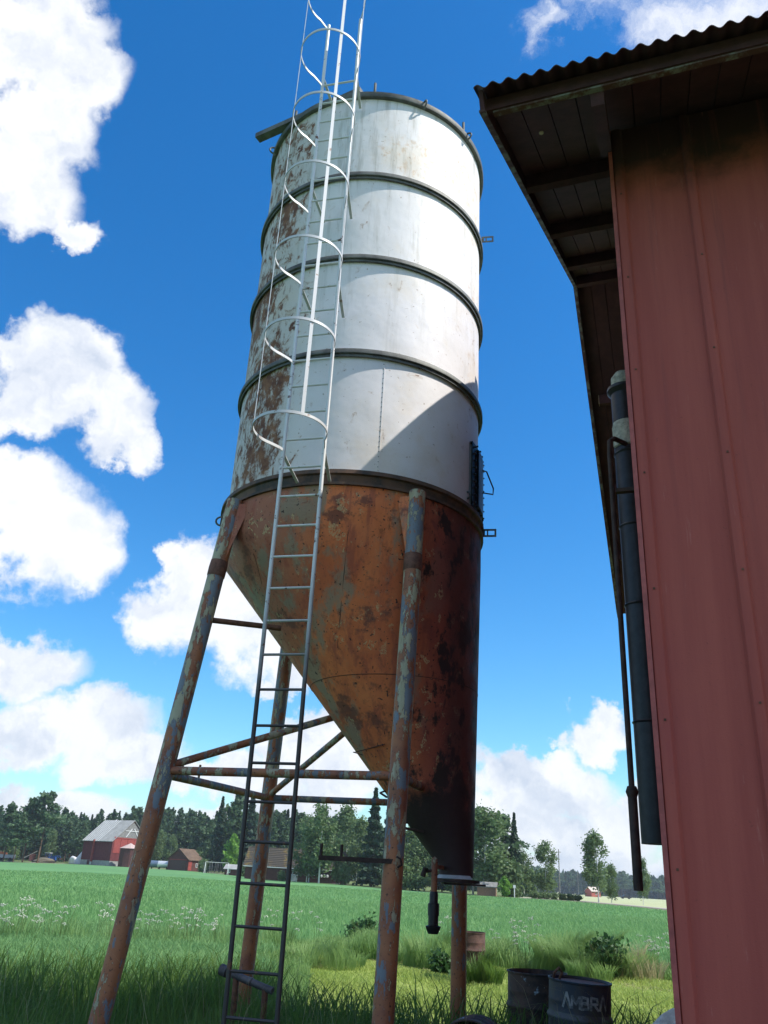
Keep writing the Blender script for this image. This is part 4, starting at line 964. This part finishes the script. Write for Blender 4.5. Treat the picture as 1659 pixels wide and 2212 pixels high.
def crown_points(kind, N, seed):
    g = np.random.default_rng(seed); pts = []
    if kind == 'pine':     # unit height; crown in upper 60 %, made of flat layered clumps
        nb = 26
        for i in range(nb):
            z = .34+.64*(i/nb)**.9; rad = .17*(1.05-((z-.34)/.66)**2.2)*(.7+.5*g.random()); a = g.random()*2*pi
            c = np.array([cos(a)*rad*.6, sin(a)*rad*.6, z]); k = N//nb
            q = g.normal(size=(k, 3))*[rad*.5, rad*.5, .020]; q[:, 2] += .02-np.abs(q[:, 0])*.05; pts.append(c+q)
    elif kind == 'topine':     # slim young forest pine with a leader shoot
        nb = 30
        for i in range(nb):
            z = .22+.74*(i/nb); rad = .13*(1.02-z)**.75*(.6+.6*g.random())+.012; a = g.random()*2*pi
            c = np.array([cos(a)*rad*.75, sin(a)*rad*.75, z]); k = N//nb; q = g.normal(size=(k, 3))*[rad*.45, rad*.45, .016]; q[:, 2] += np.hypot(q[:, 0], q[:, 1])*.35; pts.append(c+q)
        k = 60; pts.append(np.stack([g.normal(size=k)*.004, g.normal(size=k)*.004, .93+.07*g.random(k)], 1))
    elif kind == 'tallpine':
        nb = 20
        for i in range(nb):
            z = .45+.54*(i/nb); rad = .13*(1.1-((z-.45)/.6)**2)*(.6+.7*g.random()); a = g.random()*2*pi
            c = np.array([cos(a)*rad*.8, sin(a)*rad*.8, z]); k = N//nb; q = g.normal(size=(k, 3))*[rad*.42, rad*.42, .022]; pts.append(c+q)
    elif kind == 'spruce':
        z = .06+.94*g.random(N)**1.15; a = g.random(N)*2*pi; lay = .75+.25*np.sin(z*70+a*1.5); br = .7+.5*np.abs(np.sin(a*4+z*31))
        rad = .16*(1.02-z)*lay*br*np.sqrt(.25+.75*g.random(N)); pts = [np.stack([cos_(a)*rad, sin_(a)*rad, z-rad*.35], 1)]
    elif kind == 'birch':
        nb = 34
        for i in range(nb):
            z = .22+.74*g.random(); rad = .19*np.sin(pi*min(1, (z-.14)/.86)**.8)**.7; a = g.random()*2*pi; rr__ = rad*(.35+.65*g.random())
            c = np.array([cos(a)*rr__, sin(a)*rr__, z]); k = N//nb; q = g.normal(size=(k, 3))*[.032, .032, .055]; q[:, 2] -= np.abs(g.normal(size=k))*.03; pts.append(c+q)
    elif kind == 'bush':
        nb = 22
        for i in range(nb):
            d = g.normal(size=3); d /= np.linalg.norm(d); c = d*[.42, .42, .42]*(.4+.6*g.random())+[0, 0, .5]; q = g.normal(size=(N//nb, 3))*.11; pts.append(c+q)
    elif kind == 'young':
        z = g.random(N); a = g.random(N)*2*pi; rad = .30*np.sin(pi*(z*.9+.08))**.8*(.6+.4*np.sin(a*3+z*14))*np.sqrt(g.random(N)); pts = [np.stack([cos_(a)*rad, sin_(a)*rad, .05+z*.95], 1)]
    return np.concatenate(pts)
cos_, sin_ = np.cos, np.sin
PROTO = {}
def tree_mesh(kind, var):
    key = (kind, var)
    if key in PROTO: return PROTO[key]
    n, sz_, mt, fl, dr_ = dict(pine=(2600, .030, m_pine, .5, 0), topine=(2400, .026, m_pine, .3, 0), tallpine=(2200, .026, m_pine, .5, 0), spruce=(3400, .024, m_spruce, .5, .6), birch=(4200, .020, m_birch, .1, 1.6), bush=(1500, .085, m_birch, .0, .3), young=(1800, .04, m_bright, .1, 0))[kind]
    P = crown_points(kind, n, 100+var*17+hash_(kind)); v, l, s = leaf_cloud(P, sz_, fl, var, dr_)
    cm = npmesh(kind+'_crown', v, l, s, mt); g = random.Random(var+3)
    mb = MB(); tk = dict(topine=.009, pine=.011, tallpine=.011, spruce=.010, birch=.009, bush=.015, young=.012)[kind]
    top = dict(topine=.97, pine=.95, tallpine=.95, spruce=.97, birch=.85, bush=.6, young=.8)[kind]
    mb.path([(0, 0, -.02), (g.uniform(-.004, .004), 0, .3*top), (g.uniform(-.01, .01), g.uniform(-.01, .01), .65*top), (0, 0, top)], [tk, tk*.8, tk*.5, tk*.12], 7)
    for k in range({'spruce': 0, 'young': 4, 'bush': 5}.get(kind, 9)):
        z = top*(.42+.5*k/9); a = g.random()*2*pi; r_ = .11*(1.15-z); mb.path([(0, 0, z), (cos(a)*r_*.6, sin(a)*r_*.6, z+.03), (cos(a)*r_, sin(a)*r_, z+.035)], [tk*.35, tk*.22, tk*.08], 4)
    mb.v = mb.v; me = bpy.data.meshes.new(kind+'_trunk'); me.from_pydata(mb.v, [], mb.f); me.materials.append(m_wbark if kind == 'birch' else m_bark); me.update()
    PROTO[key] = (cm, me); return PROTO[key]
def hash_(s): return sum(ord(c) for c in s)
TN = {'pine': 'pine_tree', 'topine': 'pine_tree', 'tallpine': 'pine_tree', 'spruce': 'spruce_tree', 'birch': 'birch_tree', 'bush': 'bush', 'young': 'young_tree'}
def tree(kind, x, D, top, label, group=None, var=None, wid=1.0, base=None, cat=None, leaf=None, h=None):
    p = gp(x, D); 
    if h is None:
        d = ray(x, top); h = EYE+D*d.z/hypot(d.x, d.y)-p.z
    var = random.randrange(4) if var is None else var
    cm, tm = tree_mesh(kind, var); o = thing(TN[kind], label, cat or ('bush' if kind == 'bush' else 'tree'), p, random.random()*6.28, group)
    o.scale = (h*wid, h*wid, h)
    if leaf:
        cm = cm.copy(); cm.materials.clear(); cm.materials.append(leaf)
    link('trunk', tm, o); link('crown', cm, o); return o
# skyline of the far forest in picture units
SKY = [(-260, 1745), (0, 1745), (40, 1738), (100, 1742), (140, 1752), (200, 1750), (250, 1745), (300, 1748), (360, 1746), (440, 1752), (470, 1745), (560, 1755), (620, 1752), (680, 1762), (740, 1768), (850, 1790), (930, 1830), (1000, 1850), (1040, 1870)]
def skyl(x):
    for (a, b), (c, d) in zip(SKY, SKY[1:]):
        if a <= x <= c: return b+(d-b)*(x-a)/(c-a)
    return SKY[-1][1]
G1 = 'trees of the dense forest belt beyond the field'
x = -250
while x < 1030:
    D0 = 300 if x < 420 else (270 if x < 560 else 225)
    near = 1 if x < 560 else .85
    for layer, (dd, up) in enumerate(((0, 22), (14, 8), (28, 0))):
        xx_ = x+random.uniform(-7, 7)+layer*4
        if 300 > xx_ > 200 and layer == 0: up = 40
        kind = random.choice(['topine', 'topine', 'topine', 'spruce', 'pine'])
        tree(kind, xx_, D0+dd+random.uniform(-3, 3), skyl(xx_)+up+random.uniform(-7, 9), 'green %s standing in the dense forest belt beyond the field' % ('pine' if 'pine' in kind else 'spruce'), G1+(' (pines)' if 'pine' in kind else ' (spruces)'), wid=random.uniform(.9, 1.25))
    x += 15
# far forest at the right, a kilometre off: past the first ones it reads as one dark mass
for i in range(64):
    x = 1010+i*9.5+random.uniform(-4, 4); tp_ = 1912-32-.0*i+ (x-1180)*.055+random.uniform(-5, 7)-(4 if x < 1400 else 0)
    tree(random.choice(['pine', 'spruce', 'pine']), x, 800+random.uniform(0, 60), tp_, 'dark tree in the distant forest wall beyond the pale meadow', 'trees of the distant forest wall on the right', wid=1.7)
def far_mass():
    P = []
    for i in range(5000):
        az = random.uniform(3, 40); D = random.uniform(850, 900); p = pol(az, D); P.append((p.x, p.y, p.z+random.uniform(0, 17)))
    v, l, s = leaf_cloud(np.array(P), 5.0, 0, 5); o = link('forest_mass', npmesh('forest_mass', v, l, s, m_spruce), None, 'stuff'); tag(o, 'dark mass of distant forest behind the pale meadow', 'forest')
    P = []
    for i in range(9000):
        az = random.uniform(-60, 6.5); D = (355 if az < -7 else 275)+random.uniform(0, 20); p = pol(az, D); P.append((p.x, p.y, p.z+random.uniform(0, 13)))
    v, l, s = leaf_cloud(np.array(P), 3.2, 0, 6); o = link('forest_mass', npmesh('forest_mass', v, l, s, m_spruce), None, 'stuff'); tag(o, 'dark inner forest seen between the trunks of the near belt', 'forest')
far_mass()
T = tree
T('tallpine', 8, 268, 1733, 'tall ragged pine at the extreme left edge', wid=1.2, var=0)
T('tallpine', 50, 266, 1722, 'tall open pine, left of the tallest pine', wid=1.2, var=1)
T('tallpine', 82, 264, 1709, 'tallest pine with open layered crown above the tractor', wid=1.35, var=2)
T('pine', 30, 262, 1760, 'broad pine in front of the tall left pines', wid=1.3)
T('birch', 105, 288, 1795, 'leafy green tree just behind the tractor', wid=1.1); T('bush', 22, 280, 1812, 'round bush behind the trailer', wid=.6, h=7)
T('pine', 165, 284, 1775, 'spreading pine left of the tall red barn', wid=1.2)
T('birch', 365, 262, 1805, 'leafy tree left of the brown shed', wid=1.1); T('birch', 335, 270, 1795, 'leafy tree over the silver tank', wid=1.2)
T('spruce', 464, 236, 1720, 'pointed dark spruce, left one of the three over the field', wid=1.0, var=0)
T('pine', 499, 240, 1713, 'tall grey green pine between two dark spruces', wid=.95, var=1)
T('spruce', 530, 232, 1711, 'dark broad spruce right of the tall pine', wid=1.3, var=2)
T('young', 498, 222, 1802, 'bright yellow green young tree beside the playhouse', wid=1.1, leaf=None)
T('young', 600, 190, 1835, 'small bright tree peeping over the long barn roof', wid=1.1)
T('birch', 690, 158, 1737, 'tall pale birch with white trunk in front of the long barn', wid=1.35, var=1)
T('birch', 655, 186, 1765, 'grey green birch behind the long barn roof', wid=1.2); T('birch', 745, 176, 1742, 'loose birch right of the long barn', wid=1.3)
T('birch', 668, 162, 1790, 'low spreading birch hanging over the long barn roof', wid=1.9, var=3)
T('bush', 735, 160, 0, 'dark bush at the right end of the long barn', h=4.5, wid=.8)
T('birch', 770, 170, 1770, 'low leafy tree left of the two big spruces', wid=1.4)
T('spruce', 803, 158, 1703, 'tall dark spruce just left of the near silo leg', wid=1.25, var=1); T('spruce', 838, 162, 1712, 'second tall dark spruce behind the near silo leg', wid=1.2, var=3)
T('birch', 878, 152, 1790, 'broad green tree seen under the hopper', wid=1.7); T('birch', 915, 150, 1800, 'leafy tree behind the hanging nozzle', wid=1.5)
T('spruce', 955, 150, 1790, 'spruce hidden behind the outlet', wid=1.3); T('birch', 985, 146, 1800, 'birch behind the rear silo leg', wid=1.5)
T('bush', 862, 143, 0, 'round bush at the field edge under the hopper', h=4.2, wid=1.0); T('bush', 905, 141, 0, 'low bush at the field edge near the nozzle', h=3.2, wid=1.1); T('bush', 990, 134, 0, 'low bush behind the rear leg', h=3.4, wid=1.1)
T('birch', 1046, 134, 1747, 'big weeping birch right beside the silo outlet', wid=1.75, var=2); T('birch', 1022, 137, 1768, 'wide drooping birch partly behind the outlet', wid=1.6, var=0)
T('tallpine', 1086, 142, 1760, 'dark pine between the weeping birch and the pointed spruce', wid=1.3, var=3)
T('spruce', 1112, 141, 1757, 'slim pointed spruce standing above the others right of the silo', wid=.95, var=2)
T('bush', 1106, 136, 0, 'dense green bush under the pointed spruce', h=5.0, wid=.75); T('birch', 1132, 150, 1842, 'round leafy tree right of the pointed spruce', wid=1.6, var=1)
T('bush', 1140, 160, 0, 'dark bush at the end of the tree group', h=4.5, wid=.9); T('young', 1090, 129, 1893, 'bright young tree beneath the dark pine', wid=1.5, leaf=m_bright)
T('birch', 1179, 152, 1821, 'slim solitary birch, left of the two by the far road', wid=1.35, var=3)
T('birch', 1292, 138, 1801, 'larger solitary birch with dense crown by the far road', wid=1.25, var=0); T('birch', 1320, 150, 1868, 'small companion birch leaning out from the larger one', wid=1.2, var=2)
T('birch', 1388, 150, 1856, 'small birch behind the drain pipe near the barn corner', wid=1.0, var=1)
for i, x in enumerate((1153, 1166, 1180, 1196, 1214, 1231, 1246)):
    T('bush', x, 133+i*1.0, 0, 'low dark scrub in the row along the ploughed strip', 'low scrub along the ploughed strip', h=.9, wid=1.6, cat='scrub')
for x, D, hh in ((545, 205, 2.2), (528, 206, 2.6), (578, 170, 1.6), (610, 166, 1.8), (440, 224, 3.2), (425, 236, 5)):
    T('bush', x, D, 0, 'green garden bush near the sheds at the field edge', 'garden bushes at the field edge', h=hh, wid=.9)

# ------------------------------------------------------------------ grass, crop, weeds
def blades(name, P, H, Wd, mt, lean=.35, seed=1, label=None, cat=None, curl=1.0, kind='stuff'):
    g = np.random.default_rng(seed); N = len(P); a = g.random(N)*2*pi; ld = g.random(N)*2*pi; l_ = lean*(.3+g.random(N))*H
    wx, wy = np.cos(a)*Wd/2, np.sin(a)*Wd/2; dx, dy = np.cos(ld)*l_, np.sin(ld)*l_
    v = np.zeros((N, 7, 3)); x, y, z = P[:, 0], P[:, 1], P[:, 2]
    for k, (hh, ww, ll) in enumerate(((0, 1, 0), (.45, .85, .22), (.8, .5, .62))):
        v[:, 2*k, 0] = x-wx*ww+dx*ll; v[:, 2*k, 1] = y-wy*ww+dy*ll; v[:, 2*k, 2] = z+H*hh
        v[:, 2*k+1, 0] = x+wx*ww+dx*ll; v[:, 2*k+1, 1] = y+wy*ww+dy*ll; v[:, 2*k+1, 2] = z+H*hh
    v[:, 6, 0] = x+dx*1.25; v[:, 6, 1] = y+dy*1.25; v[:, 6, 2] = z+H*(1-.25*curl*g.random(N))
    idx = np.array([0, 1, 3, 2, 2, 3, 5, 4, 4, 5, 6]); loops = (np.arange(N)[:, None]*7+idx[None]).ravel()
    starts = (np.arange(N)[:, None]*11+np.array([0, 4, 8])[None]).ravel()
    o = link(name, npmesh(name, v.reshape(-1, 3), loops, starts, mt), None, kind)
    if label: tag(o, label, cat or 'grass')
    return o
def polar_pts(n, a0, a1, d0, d1, g, pw=2.0):
    az = g.uniform(a0, a1, n); D = (d0**pw+(d1**pw-d0**pw)*g.random(n))**(1/pw); r_ = np.radians(az)
    return np.stack([D*np.sin(r_), D*np.cos(r_), np.zeros(n)], 1), az, D
g = np.random.default_rng(3)
m_tall = leafmat('tall_grass', (.045, .105, .018), (.14, .235, .045), .35, scale=.8)
m_cropb = leafmat('crop_blades', (.065, .19, .060), (.25, .42, .155), .3, scale=.5)
m_lawnb = leafmat('mown_grass', (.22, .32, .055), (.40, .46, .13), .3, scale=.5)
m_weed = leafmat('weed_grass', (.11, .23, .055), (.25, .36, .12), .35, scale=.7)
m_dry = leafmat('dry_stalks', (.30, .26, .13), (.42, .38, .22), .3)
# tall rough grass round the silo
def clump(n, a0, a1, d0, d1, g, thr=.0):
    P, az, D = polar_pts(n, a0, a1, d0, d1, g)
    return P, az, D
P, az, D = clump(62000, -29, 29, 4.2, 12.6, g)
hn = .62+.16*np.sin(P[:, 0]*1.7+P[:, 1]*.9)+.12*np.sin(P[:, 0]*4.1-P[:, 1]*2.7); H = hn*(.45+.65*g.random(len(P)))*.95
H *= np.clip((D-3.0)/3, .4, 1); H *= np.where(az > -4, .88, .90); k = (az < -5) | (D < 9.6+.5*np.sin(az*1.9)+.4*g.random(len(D))); P, H = P[k], H[k]
blades('tall_grass', P, H, .007+.006*g.random(len(P)), m_tall, .45, 5, 'tall uncut dark green grass round the silo legs and ladder foot', 'grass')
P, az, D = clump(2800, -29, 29, 5, 12.8, g); k = (az < -5) | (D < 10); P, az, D = P[k], az[k], D[k]
blades('tall_grass_stalks', P, (.75+.45*g.random(len(P)))*np.where(az > -4, .75, .82), .005+.003*g.random(len(P)), m_tall, .35, 6, 'tall seeding stalks above the rough grass', 'grass')
P, az, D = clump(260, -29, 29, 6.5, 10.5, g)
blades('dry_stalks', P, .7+.5*g.random(len(P)), .004+0*D, m_dry, .3, 8, 'thin dry straw stalks in the rough grass', 'grass')
# broad-leaved tufts
P, az, D = clump(9000, -28, 28, 8.6, 13.0, g); k = np.where(az > -5, D < 10.4, D > 10.4); P, az, D = P[k], az[k], D[k]
blades('coarse_grass', P, .45+.4*g.random(len(P)), .014+.008*g.random(len(P)), m_tall, .6, 9, 'coarse leaning grass at the edge of the shade', 'grass')
# crop
def zrow(P, az, D):
    P[:, 2] = [zt(a, d) for a, d in zip(az, D)]; return P
P, az, D = polar_pts(78000, -28, -4.3, 12.0, 25, g); k = (az < -5.8+.8*np.sin(D*1.7)); P, az, D = P[k], az[k], D[k]
H = .30+.14*g.random(len(P)); blades('crop', P, H, .012+.006*g.random(len(P)), m_cropb, .5, 12, 'young blue green cereal crop in the near field', 'crop')
P, az, D = polar_pts(110000, -28, 24, 22.5, 60, g, 1.3); P = zrow(P, az, D)
blades('crop', P, .24+.12*g.random(len(P)), (.012+.010*g.random(len(P)))*(D/32), m_cropb, .5, 13, 'cereal crop in the middle of the field', 'crop')
P, az, D = polar_pts(70000, -28, 24, 60, 120, g, 1.2); k = D < np.array([edge(a)-1.5 for a in az]); P, az, D = P[k], az[k], D[k]; P = zrow(P, az, D)
blades('crop', P, .13+.07*g.random(len(P)), (.035+.02*g.random(len(P)))*(D/80), m_cropb, .5, 14, 'cereal crop far out in the field', 'crop')
# lawn
P, az, D = polar_pts(95000, -6.2, 27, 9.6, 22.0, g); 
blades('mown_grass', P, (.035+.06*g.random(len(P)))*(1+.5*np.sin(P[:, 0]*2.3+P[:, 1]*1.7)), .008+.006*g.random(len(P)), m_lawnb, .8, 15, 'short yellow green mown grass between silo and field', 'grass')
P, az, D = polar_pts(9000, -9.5, -3.0, 12.2, 20, g)
blades('field_edge_grass', P, .15+.2*g.random(len(P)), .010+.004*g.random(len(P)), m_weed, .5, 16, 'light weedy grass where the mown strip meets the crop', 'grass')
P, az, D = polar_pts(3500, -4, 24, 18.5, 21.5, g)
blades('dry_cuttings', P, .03+.04*g.random(len(P)), .012+0*D, m_dry, 2.2, 17, 'pale dry cuttings on the mown strip', 'grass')
# weedy strip
P, az, D = polar_pts(26000, -5.5, 26, 20.6, 23.4, g); hh = .30+.45*np.clip(.5+.5*np.sin(az*.9+1.0)+.3*np.sin(az*2.3), 0, 1)
blades('weed_strip', P, hh*(.4+.5*g.random(len(P))), .012+.008*g.random(len(P)), m_weed, .45, 18, 'uncut weeds and grass strip between mown grass and crop', 'weeds')
P, az, D = polar_pts(2600, -28, -5.5, 19.4, 20.6, g)
blades('weed_strip', P, (.30+.35*g.random(len(P)))*(1+.3*np.sin(az*2.1)), .008+.005*g.random(len(P)), m_weed, .35, 19, 'thin line of tall grass crossing the crop on the left', 'weeds')
def tuft_thing(name, label, cat, x, D, r_, h, n, mt, seed, wd=.012, lean=.5, group=None):
    gg = np.random.default_rng(seed); a = gg.random(n)*2*pi; q = np.sqrt(gg.random(n))*r_; P = np.stack([q*np.cos(a), q*np.sin(a), 0*a], 1)
    o = blades(name, P, h*(1-.5*(q/r_)**2)*(.6+.5*gg.random(n)), wd*(.7+.6*gg.random(n)), mt, lean, seed, kind=None); o.location = gp(x, D); return tag(o, label, cat, group)
tuft_thing('grass_tussock', 'large pale grass tussock left of the dark shrub', 'grass tuft', 1228, 20.8, .9, 1.0, 2600, m_weed, 31)
tuft_thing('grass_tussock', 'tall pale grass tussock right of the dark shrub', 'grass tuft', 1348, 20.6, .7, .85, 700, m_dry, 32, lean=.6)
tuft_thing('grass_tussock', 'bushy green tussock behind the dark shrub', 'grass tuft', 1275, 20.9, 1.1, 1.05, 3200, m_weed, 33, lean=.7)
tuft_thing('grass_tussock', 'low green tussock in front of the dark shrub', 'grass tuft', 1262, 19.8, .5, .6, 900, m_weed, 37, lean=.7)
tuft_thing('grass_tussock', 'green tussock at the foot of the rusty barrel', 'grass tuft', 1042, 17.2, .35, .75, 900, m_tall, 34)
tuft_thing('grass_tussock', 'pale tussock hanging left of the hidden barrel', 'grass tuft', 945, 20, .7, .95, 1400, m_weed, 35)
tuft_thing('grass_tussock', 'light green tussock in the crop edge by the ladder', 'grass tuft', 705, 19, .9, .6, 1500, m_weed, 36)
def shrub(label, x, D, h, w, n, mt, seed):
    o = thing('shrub', label, 'shrub', gp(x, D)); gg = np.random.default_rng(seed); P = crown_points('bush', n, seed)
    v, l, s = leaf_cloud(P*[w, w, h], .075, 0, seed); link('crown', npmesh('shrub_crown', v, l, s, mt), o)
    mb = MB()
    for k in range(6): a = k*1.05; mb.path([(0, 0, -.03), (cos(a)*w*.2, sin(a)*w*.2, h*.5), (cos(a)*w*.35, sin(a)*w*.35, h*.8)], [.014, .009, .004], 5)
    mb.build('stem', m_bark, o)
m_shrub = leafmat('shrub_leaves', (.035, .085, .028), (.07, .15, .045), .25)
shrub('dark leafy shrub in the middle of the weedy strip', 1300, 20.2, .78, .85, 1300, m_shrub, 41)
shrub('small dark shrub standing alone in the field left of the near leg', 790, 24, .75, .95, 1100, m_shrub, 42)
shrub('low dark weed bush behind the sampler nozzle', 962, 18.6, .45, .6, 500, m_shrub, 43)
# cow parsley
m_flower = mat('white_umbels', (.62, .64, .52), .8); m_stem = leafmat('umbel_stems', (.09, .17, .05), (.16, .25, .08), .2)
protos = []
def parsley(seed):
    gg = random.Random(seed); mb = MB(); fl = MB()
    for k in range(4):
        a = gg.random()*6.28; r_ = gg.uniform(.05, .26); h = gg.uniform(.55, .98); tx, ty = cos(a)*r_, sin(a)*r_
        mb.path([(0, 0, 0), (tx*.5, ty*.5, h*.55), (tx, ty, h-.03)], [.006, .005, .003], 4, False)
        for j in range(8):
            q = gg.random()*6.28; rr2 = gg.uniform(0, .075); cx_, cy_ = tx+cos(q)*rr2, ty+sin(q)*rr2; cz_ = h-rr2*rr2*6+gg.uniform(-.008, .008); s_ = gg.uniform(.009, .017)
            b_ = [(cx_+cos(m_*pi/3)*s_, cy_+sin(m_*pi/3)*s_, cz_+(.004 if m_ % 2 else -.004)) for m_ in range(6)]; fl.add(b_+[(cx_, cy_, cz_-.02)], [(0, 1, 2, 3, 4, 5), (6, 1, 0), (6, 3, 2), (6, 5, 4)])
    me1 = bpy.data.meshes.new('parsley_stems'); me1.from_pydata(mb.v, [], mb.f); me1.materials.append(m_stem)
    me2 = bpy.data.meshes.new('parsley_flowers'); me2.from_pydata(fl.v, [], fl.f); me2.materials.append(m_flower); return me1, me2
protos = [parsley(s) for s in (1, 2, 3, 4)]
def put_parsley(x, D, sc=1.0):
    o = thing('cow_parsley', 'white flowering cow parsley in the line of weeds across the field', 'wild flower', gp(x, D), random.random()*6.28, 'cow parsley across the field'); o.scale = (sc, sc, sc)
    a, b = random.choice(protos); link('stem', a, o); link('flower_head', b, o, 'stuff')
for x in (6, 22, 40, 55, 62, 78, 84, 100, 112, 138, 160, 168, 232, 248, 262, 322, 336, 341, 352, 384, 389, 418, 426, 430, 436, 452, 481, 486, 560, 575, 612, 634, 700):
    put_parsley(x+random.uniform(-3, 3), 20.2+random.uniform(-.9, .9), random.uniform(.85, 1.1))
for x in (1080, 1108, 1118, 1126, 1133, 1140, 1146, 1392, 1397, 1404, 1412, 1436, 1440, 975, 985, 1130, 1401):
    put_parsley(x+random.uniform(-3, 3), 21.6+random.uniform(-.6, .6), random.uniform(.85, 1.15))

# ------------------------------------------------------------------ thin summer haze
hz = bpy.data.materials.new('thin_haze'); hz.use_nodes = True; hn_ = hz.node_tree; hn_.nodes.clear()
pv = hn_.nodes.new('ShaderNodeVolumePrincipled'); pv.inputs['Density'].default_value = .00022; pv.inputs['Color'].default_value = (.80, .90, 1.0, 1)
pv.inputs['Anisotropy'].default_value = .2
ho = hn_.nodes.new('ShaderNodeOutputMaterial'); hn_.links.new(pv.outputs[0], ho.inputs['Volume'])
MB().box((0, 0, 16), (7400, 7400, 62)).build('haze', hz, None, kind='stuff')
